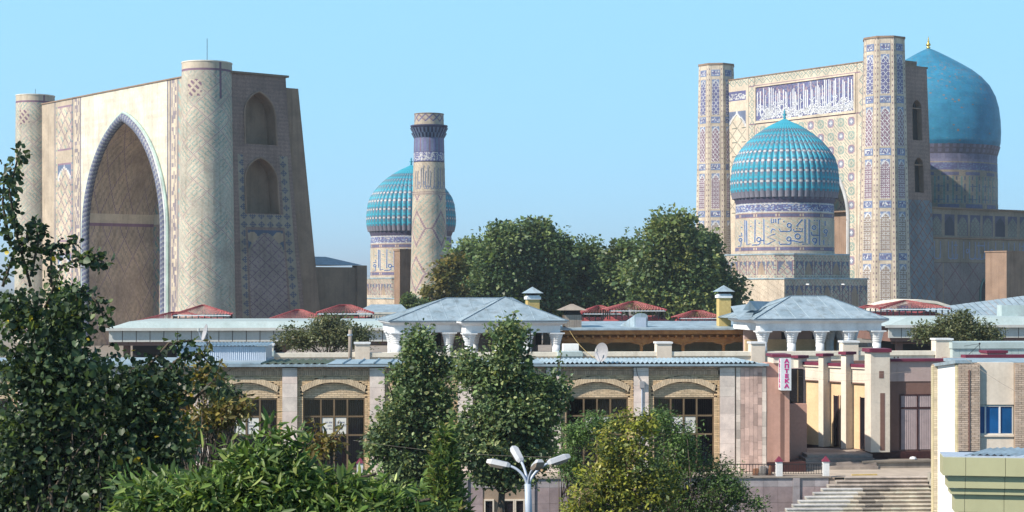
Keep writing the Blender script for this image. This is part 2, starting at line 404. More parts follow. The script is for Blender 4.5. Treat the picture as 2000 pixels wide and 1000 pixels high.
for (z0, z1, kind) in ((27.2, 33.0, 'd'), (14.5, 25.0, 'a'), (3.0, 12.5, 'a')):
    b_ = pl & (zz > z0) & (zz < z1)
    aa, bb = (I + J) % 10, (I - J) % 10
    c[b_] = CREAM * 1.08; c[b_ & ((aa == 0) | (bb == 0))] = PURP * 1.2 + .08; c[b_ & ((aa == 5) & (bb > 3))] = TEAL
    if kind == 'a':
        x = np.abs(sx + 39.65) / 2.05; lim = np.where(zz > z1 - 2.2, .98 - np.clip((zz - (z1 - 2.2)) / 1.9, 0, 1) ** 2.2, 1.2)
        c[b_ & (x > lim)] = LBLUE * .6 + .04; c[b_ & (np.abs(x - lim) < .12)] = WHITE * .9
    ed = (sx > -41.9) & (sx < -37.4) & (zz > z0 - .2) & (zz < z1 + .2) & ~b_; c[ed] = PURP * 1.5 + .05
bz = (sx > -42.5) & (sx < -36.9) & ~pl & ((I + J) % 4 == 0) & ((I - J) % 4 == 0); c[bz] = TEAL * .8
rb = (sx > -6.6) & (sx < -4.4) & ((I + J) % 6 < 2) ; c[rb] = TEALP
mb = MB(); rect_panel(mb, s0, s1, 0, ztop, 0.0, nu, nv, jitter(c, .05, 3, .03), ~hole)
fac = part('facade', mb, M['tile'], tP)
mb = MB(); mb.box(s0 - .2, s1 + .2, -.12, .9, ztop, ztop + .16); part('parapet', mb, M['brick_old'], tP)
# body behind: top, iwan tunnel, back wall
mb = MB(); mb.quad((s0, 0, ztop), (2.4, 0, ztop), (2.4, 10.1, ztop), (s0, 10.1, ztop))
mb.quad((s0, 10.1, 0), (2.4, 10.1, 0), (2.4, 10.1, ztop), (s0, 10.1, ztop)); mb.quad((s0, 0, 0), (s0, 10.1, 0), (s0, 10.1, ztop), (s0, 0, ztop))
part('rear_wall', mb, M['brick_old'], tP)
cur = [(ac - hw * .92, 0)] + [(ac - hw * .92, z) for z in np.linspace(.5, hz_, 50)] + [(ac + x * .92, hz_ + z * .95) for x, z in arch_curve(hw, hs_, 45)[1:-1]] + [(ac + hw * .92, z) for z in np.linspace(hz_, 0, 12)]
cs_ = np.array([p[0] for p in cur]); cz_ = np.array([p[1] for p in cur]); nn = len(cur) - 1; nd = 60
I, J = IJ(nn, nd); c = bannai(I, J, 16, BRN * 1.75 + .03, BRN * 1.3 + np.array((0, .02, .04)), PURP * 1.2 + .12, 4)
zc = (cz_[:-1] + cz_[1:])[:, None] / 2 + 0 * J; lf = (np.arange(nn) < nn * .6)[:, None] & (J >= 0)
band = (zc > 16.6) & (zc < 18.1) & lf; c[band] = CREAM * 1.25
c[((np.abs(zc - 16.3) < .2) | (np.abs(zc - 18.4) < .2)) & lf] = PURP * 2
mb = MB(); ui = np.arange(nn + 1, dtype=float)
mb.grid(lambda U, V: (np.interp(U, ui, cs_), V * 9.6 / nd, np.interp(U, ui, cz_)), nn, nd, c)
part('vault', mb, M['tile'], tP)
I, J = IJ(80, 110); c = bannai(I, J, 16, BRN * 1.4, TEAL * .7, PURP * 1.8, 9); zz = (J + .5) * 31 / 110; c[(zz > 16.6) & (zz < 18.1)] = CREAM * 1.2
mb = MB(); rect_panel(mb, ac - 11, ac + 11, 0, 31, 9.6, 80, 110, c); part('back_wall', mb, M['tile'], tP)
# rope moulding and outer trim round the arch
arc = [(ac - hw, 0.), (ac - hw, 4.), (ac - hw, 8.), (ac - hw, 12.)] + [(ac + x, hz_ + z) for x, z in arch_curve(hw, hs_, 60)] + [(ac + hw, 12.), (ac + hw, 8.), (ac + hw, 4.), (ac + hw, 0.)]
fine = []
for (x0, z0), (x1, z1) in zip(arc[:-1], arc[1:]):
    k = max(1, int(math.hypot(x1 - x0, z1 - z0) / .16))
    fine += [(x0 + (x1 - x0) * i / k, z0 + (z1 - z0) * i / k) for i in range(k)]
rope = lambda i, k: tuple(BLUE * .55 + .07) if (i * 2 + k * 2) % 8 < 3 else (tuple(LBLUE * .35 + .12) if (i * 2 + k * 2) % 8 < 5 else tuple(WHITE * .42))
mb = MB(); mb.tube([(x, -.05, z) for x, z in fine], .62, 12, colf=rope); part('rope_moulding', mb, M['glaze'], tP, smooth=True)
out = [(ac + (x - ac) * 1.085, z + max(0, z - hz_) * .045) for x, z in fine]
mb = MB(); mb.tube([(x, -.12, z) for x, z in out], .22, 6, col=tuple(TEALP * 1.1 + .08)); part('arch_trim', mb, M['tile'], tP, smooth=True)
mb = MB(); mb.tube([(ac + (x - ac) * 1.05, -.2, z + max(0, z - hz_) * .026) for x, z in fine], .2, 6, col=tuple(WHITE)); part('arch_trim', mb, M['tile'], tP, smooth=True)

def round_tower(t, name, s, d, rt, rb, h, seed, cell=.135, lab=None):
    nz = int(h / cell); nt_ = int(2 * PI * rb / cell / 44) * 44
    I, J = IJ(nt_, nz); zz = (J + .5) / nz * h
    c = bannai(I, J, 22, CREAM * 1.04, TEALP * .80, PURP * .9 + .17, seed)
    cr = (zz > h - .9); c[cr] = CREAM; c[(np.abs(zz - (h - .9)) < .12)] = PURP * 1.4
    pan = ((I % 44) < 2) & (zz > h - 4.5); c[pan] = PURP * 1.3; pan = ((I % 44) < 2) & (zz < 3.4); c[pan] = PURP * 1.3
    gl = (((I % 44) > 15) & ((I % 44) < 29) & (np.abs(zz - (h - 3.2)) < 1.0)) | (((I % 44) > 15) & ((I % 44) < 29) & (np.abs(zz - 2.2) < 1.0))
    k = ((I + J) % 6 < 3); c[gl] = CREAM; c[gl & k & ((I - J) % 9 < 6)] = PURP * 1.3
    mb = MB()
    mb.grid(lambda U, V: (s + (rb + (rt - rb) * V / nz) * np.cos(2 * PI * U / nt_), d + (rb + (rt - rb) * V / nz) * np.sin(2 * PI * U / nt_), V / nz * h), nt_, nz, c)
    o = part('tower', mb, M['tile'], t, smooth=True, label=lab)
    mb = MB(); mb.lathe([(rt + .02, h - .02), (rt + .06, h), (rt + .06, h + .12), (rt - .3, h + .16)], 48, (s, d)); part('coping', mb, M['cream'], o, t)
    return o
tw = round_tower(tP, 'tower', .35, .2, 3.02, 3.6, 35.1, 11, lab='near round tower with diamond brick pattern')
mb = MB(); mb.tube([(.4, .2, 35.2), (.4, .2, 38.2)], .035, 5); part('lightning_rod', mb, M['iron'], tw, tP)
tw = round_tower(tP, 'tower', -SL, .2, 2.72, 2.95, 35.4, 12, lab='far round tower with diamond brick pattern')
mb = MB(); mb.tube([(-SL, .2, 35.5), (-SL, .2, 36.5)], .03, 5); part('lightning_rod', mb, M['iron'], tw, tP)
# side wall with niches, leaning back towards the base
lean = lambda s, d, z: (s + .012 * (34 - z), d * (1 + .30 * (1 - z / 34.0) ** 1.2), z)
SW = 2.4
def niche_mask(dd, zz, d0, d1, zb, za):
    hwn = (d1 - d0) / 2; h = hwn * 1.35; zs = za - h
    return (zz > zb) & (np.abs(dd - (d0 + d1) / 2) < np.where(zz < zs, hwn, arch_half(zz - zs, hwn, h)))
NI = ((4.05, 8.3, 25.5, 32.0), (3.85, 8.05, 17.0, 23.9))
nu, nv = 84, 284; I, J = IJ(nu, nv); dd = (I + .5) / nu * 10.1; zz = (J + .5) / nv * 34
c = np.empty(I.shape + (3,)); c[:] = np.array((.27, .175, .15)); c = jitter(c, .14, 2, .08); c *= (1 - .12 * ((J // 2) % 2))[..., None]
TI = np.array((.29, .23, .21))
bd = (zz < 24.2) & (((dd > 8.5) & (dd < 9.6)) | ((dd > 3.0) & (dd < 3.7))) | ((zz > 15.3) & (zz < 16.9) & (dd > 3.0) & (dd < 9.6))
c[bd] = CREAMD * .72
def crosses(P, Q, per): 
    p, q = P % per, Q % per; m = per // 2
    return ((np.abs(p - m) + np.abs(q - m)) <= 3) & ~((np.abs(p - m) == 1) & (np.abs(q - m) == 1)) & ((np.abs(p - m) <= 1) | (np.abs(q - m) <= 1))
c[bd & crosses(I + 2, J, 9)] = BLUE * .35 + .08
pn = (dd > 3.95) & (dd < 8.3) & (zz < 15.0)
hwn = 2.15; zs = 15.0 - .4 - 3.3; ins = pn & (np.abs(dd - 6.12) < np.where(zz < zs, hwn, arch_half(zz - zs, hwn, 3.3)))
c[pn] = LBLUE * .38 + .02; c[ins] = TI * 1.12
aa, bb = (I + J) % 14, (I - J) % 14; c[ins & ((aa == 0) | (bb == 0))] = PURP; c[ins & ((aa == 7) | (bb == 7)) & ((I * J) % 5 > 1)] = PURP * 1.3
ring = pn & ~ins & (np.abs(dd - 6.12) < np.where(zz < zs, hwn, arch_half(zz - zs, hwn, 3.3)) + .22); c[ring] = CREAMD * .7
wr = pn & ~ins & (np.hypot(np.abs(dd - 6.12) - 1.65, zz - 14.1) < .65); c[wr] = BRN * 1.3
hole = np.zeros(I.shape, bool)
for n_ in NI: hole |= niche_mask(dd, zz, *n_)
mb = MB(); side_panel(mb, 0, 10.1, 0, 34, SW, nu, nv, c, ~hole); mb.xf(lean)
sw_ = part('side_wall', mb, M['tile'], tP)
for d0, d1, zb, za in NI:
    hwn = (d1 - d0) / 2; h = hwn * 1.35; zs = za - h; mid = (d0 + d1) / 2
    oc = [(mid - hwn, zb)] + [(mid + x, zs + z) for x, z in arch_curve(hwn, h, 12)] + [(mid + hwn, zb)]
    mb = MB(); n_ = len(oc)
    v = [(SW + .03, p, q) for p, q in oc] + [(SW - 2.2, p, q) for p, q in oc]
    mb.add(v, [(i, (i + 1) % n_, (i + 1) % n_ + n_, i + n_) for i in range(n_)])
    mb.add([(SW - 2.2, p, q) for p, q in oc], [tuple(range(n_))]); mb.xf(lean)
    nc = part('niche', mb, M['brick_old'], tP)
    mb = MB().tube([lean(SW + .05, p, q) for p, q in oc], .12, 6); part('niche_edge', mb, M['brick_old'], nc, tP)
mb = MB().box(-4, 2.0, 10.1, 12.1, 0, 32.8); mb.xf(lambda s, d, z: lean(s, d, z)); part('buttress', mb, M['brick_old'], tP)
mb = MB().box(-3, 2.7, -.0, 10.4, 34.0, 34.25); part('parapet', mb, M['brick_dark'], tP)
# low brown brick wing behind the portal
tB = T('brick_gallery', 'low brown brick gallery with blue hipped roof behind the portal', 'building', L_, 0, 18, 0)
mb = MB().box(-7, 1.2, 13.4, 22.6, 0, 10.5); part('wall', mb, M['brick_dark'], tB)
mb = MB().box(.3, 1.5, 21.4, 22.9, 0, 10.75); part('pier', mb, M['brick_dark'], tB)
mb = MB().add([(-7.3, 13.0, 10.78), (1.5, 13.0, 10.78), (1.5, 22.2, 10.78), (-7.3, 22.2, 10.78), (-3, 14.5, 11.9), (-3, 19.5, 11.9)],
              [(0, 1, 4), (1, 2, 5, 4), (2, 3, 5), (3, 0, 4, 5), (0, 3, 2, 1)]); part('roof', mb, M['roofblue'], tB)

# ------------------------------------------------------------------ ribbed-dome side mosques
def rib_mesh(prof, nr, name):
    mb = MB(); k = 6; n = len(prof); vs = []
    for i, (r, z) in enumerate(prof):
        w = r * math.sin(PI / nr) * 1.12 + .004
        for q in range(k + 1):
            a_ = PI * q / k; vs.append((r * .985 + w * math.sin(a_) * .95, -w * math.cos(a_), z))
    fs = []; cs = []
    for i in range(n - 1):
        ph = i % 5; u = i / (n - 1)
        for q in range(k):
            fs.append((i * (k + 1) + q, i * (k + 1) + q + 1, (i + 1) * (k + 1) + q + 1, (i + 1) * (k + 1) + q))
            col = TURQ * (1.0 + .12 * ((i // 2 + q) % 2))
            if u < .05: col = np.array((.19, .19, .24))
            elif u < .80:
                if ph == 2 and q in (2, 3): col = WHITE * .68 if u < .5 else TURQ * .5 + .16
                elif (ph in (1, 3) and q in (2, 3)) or (ph == 2 and q in (1, 4)): col = PURP * .7 + TURQ * .3
                elif ph == 0 and q in (2, 3): col = TURQ * .55 + .06
            cs.append(tuple(col))
    mb.add(vs, fs, cs); return mb.mesh(name, M['glaze'], smooth=True)
def strokes(mb, lines, width, place):
    """flat pen strokes: polylines in (u,v) turned into ribbons by place(u,v)"""
    for ln in lines:
        w = width
        if isinstance(ln, tuple): ln, w = ln
        P_ = [np.array(p, float) for p in ln]; Lf, Rt = [], []
        for i, p in enumerate(P_):
            t = P_[min(i + 1, len(P_) - 1)] - P_[max(i - 1, 0)]; t /= (np.linalg.norm(t) + 1e-9); nrm = np.array((-t[1], t[0])) * w / 2
            Lf.append(place(*(p + nrm))); Rt.append(place(*(p - nrm)))
        n = len(P_); mb.add(Lf + Rt, [(i, i + 1, n + i + 1, n + i) for i in range(n - 1)])
def ring_pts(cx, cy, r, n=14, a0=0, a1=2 * PI): return [(cx + r * math.cos(a0 + (a1 - a0) * i / n), cy + r * math.sin(a0 + (a1 - a0) * i / n)) for i in range(n + 1)]
def zx(lst): return [((x - 945) / 8.33, (505 - y) / 8.33) for x, y in lst]      # from the photo's drum lettering, in pixels round the axis
DRUM_TEXT = [zx(l) for l in (
    [(1260, 95), (1260, 460), (1170, 462)], [(1170, 462), (1090, 440), (1020, 440)], [(1325, 95), (1325, 490), (1215, 492)], [(1490, 105), (1490, 500), (1640, 500)],
    [(620, 95), (622, 490), (690, 490), (800, 430), (670, 380), (800, 330)], [(482, 100), (478, 460)], [(800, 270), (760, 250), (735, 280), (735, 310)],
    [(560, 430), (560, 480), (530, 500), (430, 502)], [(620, 432), (560, 430)], [(1040, 440), (1040, 480), (1015, 495), (870, 495), (855, 450)],
    [(1040, 215), (1045, 270), (1020, 292), (880, 292), (860, 250)], [(1215, 240), (1215, 290), (1090, 292), (1080, 255)], [(1220, 100), (1130, 210)],
    [(1370, 350), (1480, 350)], [(1360, 300), (1370, 350)], [(1400, 500), (1440, 470), (1440, 420)], [(345, 110), (350, 500), (410, 480)], [(318, 100), (318, 450)],
    [(735, 95), (735, 150), (775, 150), (775, 95)], [(805, 95), (805, 150)], [(845, 95), (880, 95)], [(845, 95), (845, 170)], [(260, 300), (270, 350), (215, 350)],
    [(200, 515), (250, 515), (260, 420)], [(1580, 120), (1580, 200)], [(1560, 420), (1560, 500)], [(1600, 300), (1600, 360), (1560, 360)],
    [(-20, 100), (-20, 480), (60, 480)], [(90, 100), (90, 480)], [(1800, 100), (1800, 490), (1700, 490)], [(1900, 100), (1900, 480)])]
DRUM_TEXT += [zx(ring_pts(1015, 195, 32)), zx(ring_pts(1145, 370, 40)), zx(ring_pts(1010, 410, 32)), zx(ring_pts(540, 415, 32)), zx(ring_pts(1415, 430, 32)), zx(ring_pts(1405, 230, 30)), zx(ring_pts(245, 410, 24)), zx(ring_pts(1590, 285, 28))]
DRUM_TEXT += [zx([(x - 9, y), (x + 9, y)]) for x, y in ((545, 155), (685, 215), (1130, 245), (1180, 245), (930, 135), (1410, 118), (1450, 118), (410, 200), (265, 210))]
def side_mosque(label, X, Y, zoff, yaw, near):
    fr = Fr(X, Y, yaw); t = T('domed_mosque', label, 'mosque', fr, 0, 0, zoff, 'ribbed turquoise domes')
    k = .0691 if near else .0691
    def zy(y): return CZ + (HZ - y) * .06912            # heights read on the near dome
    Z = lambda y: zy(y) + zoff
    prof = [(97, 389), (100, 375), (100.8, 362), (100, 347), (97.5, 325), (92, 308), (81, 291), (68, 275.5), (54, 263), (40, 253), (25.6, 244), (12, 237.5), (2, 232)]
    ys = np.array([p[1] for p in prof]); rs = np.array([p[0] for p in prof]); arc_ = np.r_[0, np.cumsum(np.hypot(np.diff(ys), np.diff(rs)))]
    q = np.linspace(0, arc_[-1], 51); pr = [(float(np.interp(a_, arc_, rs)) * .06912, zy(float(np.interp(a_, arc_, ys))) ) for a_ in q]
    NR = 52
    me = rib_mesh(pr, NR, 'rib')
    mb = MB().lathe([(r * .985, z + zoff) for r, z in pr], 52, col=tuple(TURQ * .6)); dome = part('dome', mb, M['glaze'], t, smooth=True)
    for i in range(NR): inst('rib', me, dome, (0, 0, zoff), 2 * PI * i / NR, t=t)
    mb = MB().lathe([(.10, Z(233)), (.22, Z(229)), (.12, Z(227)), (.3, Z(224)), (.1, Z(221)), (.16, Z(218.5)), (.03, Z(214))], 10, col=tuple(TURQ)); part('finial', mb, M['glaze'], dome, t, smooth=True)
    # corbel scallops below the ribs
    nt_ = 208; r0 = 96 * .06912
    def drum(name, y0, y1, ra, rb, nv, colf, smooth=True):
        I, J = IJ(nt_, nv); mb = MB()
        mb.grid(lambda U, V: ((ra + (rb - ra) * V / nv) * np.cos(2 * PI * U / nt_), (ra + (rb - ra) * V / nv) * np.sin(2 * PI * U / nt_), Z(y0) + (Z(y1) - Z(y0)) * V / nv), nt_, nv, jitter(colf(I, J), .1, nv))
        return part(name, mb, M['tile'], t, smooth=smooth)
    def sc(I, J):
        c = np.empty(I.shape + (3,)); c[:] = np.array((.05, .05, .14)); c[(I % 4 < 2) & (J > 1)] = LBLUE * .5; return c
    drum('corbel_band', 400, 386, 94.5 * .06912, 99.5 * .06912, 4, sc, False)
    def stripes(I, J):
        c = np.empty(I.shape + (3,)); c[:] = LBLUE * .75; c[(I % 3 == 0)] = WHITE * .55; c[J % 9 == 8] = WHITE * .7; return c
    drum('blue_band', 401, 388, 94.6 * .06912, 94.6 * .06912, 9, stripes)
    def lace(I, J):
        g = np.random.default_rng(4); c = np.empty(I.shape + (3,)); c[:] = BLUE * 1.3; c[(g.random(I.shape) < .36)] = LBLUE * 1.3; c[(g.random(I.shape) < .16)] = WHITE * .8; c[(J == 0) | (J == 8)] = WHITE * .85; return c
    drum('lettered_band', 418, 401, 95 * .06912, 95 * .06912, 9, lace)
    def rib_(I, J):
        c = np.empty(I.shape + (3,)); c[:] = CREAM; m_ = (I % 16 > 2) & (J > 1) & (J < 5); c[m_] = BLUE * .9 + .05; c[(I % 16 == 1) & (J > 1) & (J < 5)] = PURP * 1.4; c[(J == 1) | (J == 5)] = PURP * 1.4; return c
    drum('ornament_band', 429.5, 418, 95.3 * .06912, 95.3 * .06912, 7, rib_)
    def field(I, J):
        c = np.empty(I.shape + (3,)); c[:] = CREAM * 1.05; c[((I + J) % 6 == 0)] = TEALP * .95; c[((I - J) % 6 == 0) & (J % 2 == 0)] = CREAMD * 1.0; return c
    drum('inscription_band', 482.5, 429.5, 95.6 * .06912, 95.6 * .06912, 32, field)
    drum('ornament_band', 493, 482.5, 95.9 * .06912, 95.9 * .06912, 7, rib_)
    drum('drum_base', 499, 493, 96.2 * .06912, 96.2 * .06912, 3, lambda I, J: np.zeros(I.shape + (3,)) + CREAM)
    R_ = 95.6 * .06912 + .03
    face = math.atan2(-Y, -X) - fr.a                      # the side turned to the viewer
    def place(u, v):
        th = face + math.asin(max(-.999, min(.999, u / 95.6))) if abs(u) < 93 else face + (u / 95.6) * 1.45
        return (R_ * math.cos(th), R_ * math.sin(th), Z(480.5) + v * .06912 * 1.0)
    mb = MB(); strokes(mb, DRUM_TEXT, 2.1, place)
    part('inscription', mb, M['glyphblue'], t, kind='stuff')
    mb = MB(); strokes(mb, DRUM_TEXT, 3.4, lambda u, v: tuple(np.array(place(u, v)) * np.array((.9975, .9975, 1)))); part('inscription_outline', mb, M['chalk'], t, kind='stuff')
    # square bases
    def face_panels(name, a0, a1, y0, y1, fn, axis, seed, lit):
        pass
    def block(name, a_, y0, y1, ch, npan, seed):
        z0, z1 = (0 if y0 is None else Z(y0)), Z(y1)
        ol = [(-a_ + ch, -a_), (a_ - ch, -a_), (a_, -a_ + ch), (a_, a_ - ch), (a_ - ch, a_), (-a_ + ch, a_), (-a_, a_ - ch), (-a_, -a_ + ch)] if ch else [(-a_, -a_), (a_, -a_), (a_, a_), (-a_, a_)]
        mb = MB().prism(ol, 'z', z0, z1); b = part(name, mb, M['brick_old'], t)
        mb = MB().prism([(x * 1.015, y * 1.015) for x, y in ol], 'z', z1, z1 + .18); part('coping', mb, M['roofgal'], b, t)
        n = len(ol)
        for i in range(n):
            p, q_ = np.array(ol[i]), np.array(ol[(i + 1) % n]); ln = np.linalg.norm(q_ - p); e_ = (q_ - p) / ln; nrm = np.array((e_[1], -e_[0]))
            if (i if n == 4 else i // 2) > 1 and not (i == n - 1): continue
            if name == 'base' and i == 0: 
                pass
            nu = int(ln / .14); zb = max(z0, z1 - 4.2); nv = int((z1 - zb) / .14)
            I, J = IJ(nu, nv); c = np.empty(I.shape + (3,)); c[:] = CREAM * .95; c[((I + J) % 4 == 0) & ((I - J) % 4 == 0)] = PURP * 1.4; c[((I + J) % 8 == 2)] = TEALP * .9
            if name == 'base' and i == 0: c[:] = CREAM * 1.12; c[((I * 7 + J * 3) % 11 == 0)] = CREAMD * .9
            else:
                pw = nu / max(1, round(ln / 1.75)); pu = I % pw; u = np.abs(pu / pw - .5) * 2
                top_ = nv - 6; inn = (u < .74) & (J > 3) & (J < top_)
                w_ = (I // pw).astype(int)
                c[inn] = LBLUE * .55
                zz_ = (J - (top_ - pw * .75)) / (pw * .75); lim = np.where(zz_ > 0, .72 * (1 - np.clip(zz_, 0, 1) ** 1.6), .72)
                arch_ = inn & (u < lim); c[arch_] = CREAM * .85; da, db = (I + J) % 7, (I - J) % 7
                c[arch_ & ((da == 0) | (db == 0))] = PURP * 1.3; c[arch_ & (da == 3) & (db > 1)] = TEAL
                wd = arch_ & (w_ % 3 == 1); c[wd] = BRN * 1.1
                c[(np.abs(u - .76) < .05) & (J > 3) & (J < top_ + 1)] = PURP * 1.3
            o0 = p + nrm * .025
            mb = MB(); mb.grid(lambda U, V: (o0[0] + e_[0] * U * ln / nu, o0[1] + e_[1] * U * ln / nu, zb + (z1 - zb) * V / nv), nu, nv, jitter(c, .1, i + seed))
            part('tiled_face', mb, M['tile'], b, t)
        return b
    block('upper_base', 6.9, 546, 499.5, 1.75, 4, 3)
    block('base', 7.75, None, 546, 0, 8, 5)
    return fr, t
fr_n, t_n = side_mosque('near mosque with ribbed turquoise dome and lettered drum on square base', 36.8, 235.0, 0.0, -54, True)
for (px, py) in ((1585, 553), (1688, 555)):
    s, z = fr_n.pz(px, py, -7.9) if False else (7.8, 8.3)
for d_ in (-4.0, 2.6):
    mb = MB().box(7.78, 8.5, d_ - .09, d_ + .09, 8.25, 8.4); part('water_spout', mb, M['white'], t_n)
fr_f, t_f = side_mosque('far mosque with ribbed turquoise dome half hidden by the minaret', -16.4, 283.0, -2.9, -54, False)
mb = MB().box(0, 1, 0, 1, 0, 1)
f2 = Fr(*at(781, 500, 262).xy, -54)
tY = T('brick_pylon', 'tall plain brick pylon beside the minaret, one side sunlit', 'pylon', f2)
part('shaft', MB().box(-1.6, 0, 0, 3.2, 0, 13.4), M['brick_old'], tY); part('cap', MB().box(-1.7, .1, -.1, 3.3, 13.4, 13.7), M['brick_old'], tY)

# ------------------------------------------------------------------ minaret
fm = Fr(*at(838, 500, 255).xy, 0); KM = 255 / F
tM = T('minaret', 'round tiled minaret with corbelled crown in front of the far dome', 'minaret', fm)
ZM = lambda y: CZ + (HZ - y) * KM
def mcyl(name, y0, y1, w0, w1, colf, cell=.15, mat='tile'):
    h = ZM(y1) - ZM(y0); nv = max(2, int(h / cell)); nt_ = 96; I, J = IJ(nt_, nv); mb = MB(); ra, rb = w0 / 2 * KM, w1 / 2 * KM
    mb.grid(lambda U, V: ((ra + (rb - ra) * V / nv) * np.cos(2 * PI * U / nt_), (ra + (rb - ra) * V / nv) * np.sin(2 * PI * U / nt_), ZM(y0) + h * V / nv), nt_, nv, jitter(colf(I, J, nv), .1, nv))
    return part(name, mb, M[mat], tM, smooth=True)
def c0(I, J, base): c = np.empty(I.shape + (3,)); c[:] = base; return c
def big_diam(I, J, nv):
    c = c0(I, J, CREAM * 1.05); A, B_ = (I + J) % 6, (I - J) % 6
    z = (J * 1.0) % 44 * 24 / 44.; x = (I % 24) - 12; z = z + 12; dist = np.abs(np.abs(x) + np.abs(z - 24) - 9)
    par = ((np.abs(x) + np.abs(z - 24)) < 9)
    c[np.where(par, A < 2, B_ < 2) & ((I * 3 + J) % 7 > 1)] = TEALP * .92; c[dist < 1] = PURP * 1.3 + .09; c[(dist >= 1) & (dist < 2)] = CREAM * 1.1
    c[(np.abs(z - 24) < .4) & (np.abs(x) > 9)] = PURP * 1.7
    return c
mcyl('lower_shaft', 668, 382, 78, 64.5, big_diam)
def rings(I, J, nv): c = c0(I, J, CREAM); c[J % 3 == 1] = PURP * 1.4; return c
mcyl('ring_band', 382, 376, 65, 65, rings, .08)
def kufm(I, J, nv):
    c = c0(I, J, CREAM * 1.02); A = (I + J) % 4; c[A == 0] = CREAMD * 1.05; return c
kb = mcyl('inscription_band', 376, 318, 63.6, 60.8, kufm)
RM = 62.4 / 2 * KM + .05; g = random.Random(4); lines = []
u = -30
while u < 46:
    h = g.choice((34, 40, 44)); lines.append([(u, 6), (u, h), (u + 1.5, h + 4)]); 
    if g.random() < .6: lines.append([(u, 8), (u + 3, 3), (u + 6, 3), (u + 7, 9)])
    if g.random() < .4: lines.append(ring_pts(u + 3, 14, 2.4, 8))
    u += g.choice((4.5, 6, 8))
facem = math.atan2(-fm.y, -fm.x)
def plm(u, v): th = facem + u / 31.0; return (RM * math.cos(th), RM * math.sin(th), ZM(373) + v * KM)
mb = MB(); strokes(mb, lines, 1.3, plm); part('inscription', mb, M['glyphfade'], kb, tM, kind='stuff')
def lacem(I, J, nv):
    g_ = np.random.default_rng(6); c = c0(I, J, BLUE * 1.5); c[g_.random(I.shape) < .42] = WHITE * .9; c[(J == 0) | (J == nv - 1)] = BLUE; return c
mcyl('lettered_band', 317, 297, 60.6, 60, lacem, .13)
def strp(I, J, nv): c = c0(I, J, BLUE * 1.3 + .03); c[I % 5 < 2] = LBLUE * .7; c[(I % 10 == 3)] = PURP; return c
mcyl('blue_band', 297, 268, 60, 58.5, strp)
# corbel with two rows of brackets
mb = MB().lathe([(29.5 * KM, ZM(270)), (31 * KM, ZM(262)), (34.5 * KM, ZM(250)), (36.4 * KM, ZM(248)), (36.4 * KM, ZM(245.5)), (28 * KM, ZM(245))], 64, col=(.06, .06, .13)); cb = part('corbel', mb, M['tile'], tM, smooth=False)
bm_ = MB(); bm_.add([(0, -.13, 0), (0, .13, 0), (.42, .15, .75), (.42, -.15, .75), (0, -.13, .8), (0, .13, .8)], [(0, 1, 2, 3), (3, 2, 5, 4), (0, 3, 4), (1, 5, 2)], tuple(LBLUE * .6 + .06))
bme = bm_.mesh('bracket', M['tile'])
for row, (rr_, zb) in enumerate(((29.3, 271), (31.6, 261))):
    for i in range(28):
        th = 2 * PI * (i + .5 * row) / 28; inst('bracket', bme, cb, (rr_ * KM * math.cos(th), rr_ * KM * math.sin(th), ZM(zb)), th, t=tM)
def topc(I, J, nv): c = c0(I, J, CREAM * .8); m_ = (J > nv * .3); c[m_ & ((I + J) % 8 < 2)] = PURP * 1.3; c[m_ & ((I - J) % 8 < 2)] = BLUE; return c
mcyl('crown', 246, 224, 58, 57, topc, .12)
mb = MB().lathe([(28.6 * KM, ZM(224.2)), (29.2 * KM, ZM(224)), (29.2 * KM, ZM(222.6)), (10 * KM, ZM(221.5))], 40); part('coping', mb, M['brick_old'], tM)

# ------------------------------------------------------------------ main sanctuary: great portal, octagonal towers, blue dome
R_f = Fr(57.7, 270.0, -54.0); SR = 38.1
tG = T('great_portal', 'great tiled portal with lettered blue panel between two octagonal towers', 'portal', R_f, -18, 0, 0)
zt = 43.3; ac, hw, hs_, hz_ = -17.2, 9.8, 12.0, 18.5
s0, s1 = -SR + 1.5, -1.5; cell = .2; nu, nv = int((s1 - s0) / cell), int(zt / cell)
I, J = IJ(nu, nv); sx = s0 + (I + .5) * (s1 - s0) / nu; zz = (J + .5) * zt / nv
hole = np.abs(sx - ac) < np.where(zz < hz_, hw, arch_half(zz - hz_, hw, hs_))
c = c0(I, J, CREAM * 1.22)
# diamond chains in the frame
def chain(mask, P, Q, per=9, col=TEAL * .75):
    p, q = P % per - per // 2, Q; dist = np.abs(p) + np.abs(q); c[mask & ((dist == 4) | (dist == 1))] = col
ctop = (zz > 42.0) & (zz < 43.2); chain(ctop, I, J - int(42.6 / cell))
for cx_ in (-4.2, -29.3):
    m_ = np.abs(sx - cx_) < .9; chain(m_ & (zz < 42), J, I - int((cx_ - s0) / cell))
for e_ in (-5.6, -28.6, -3.2, -30.1): c[np.abs(sx - e_) < .11] = CREAMD * .7
for zb in (35.3, 41.8): c[(np.abs(zz - zb) < .11) & (sx > -30) & (sx < -5)] = PURP * 1.5
ins = (sx > -28.3) & (sx < -6.2)
pan = ins & (zz > 35.8) & (zz < 41.5); c[pan] = BLUE * 1.15; gg = np.random.default_rng(9)
c[pan & (gg.random(I.shape) < .22)] = LBLUE * .9; c[pan & (zz > 38.6) & (gg.random(I.shape) < .28)] = np.array((.28, .2, .28))
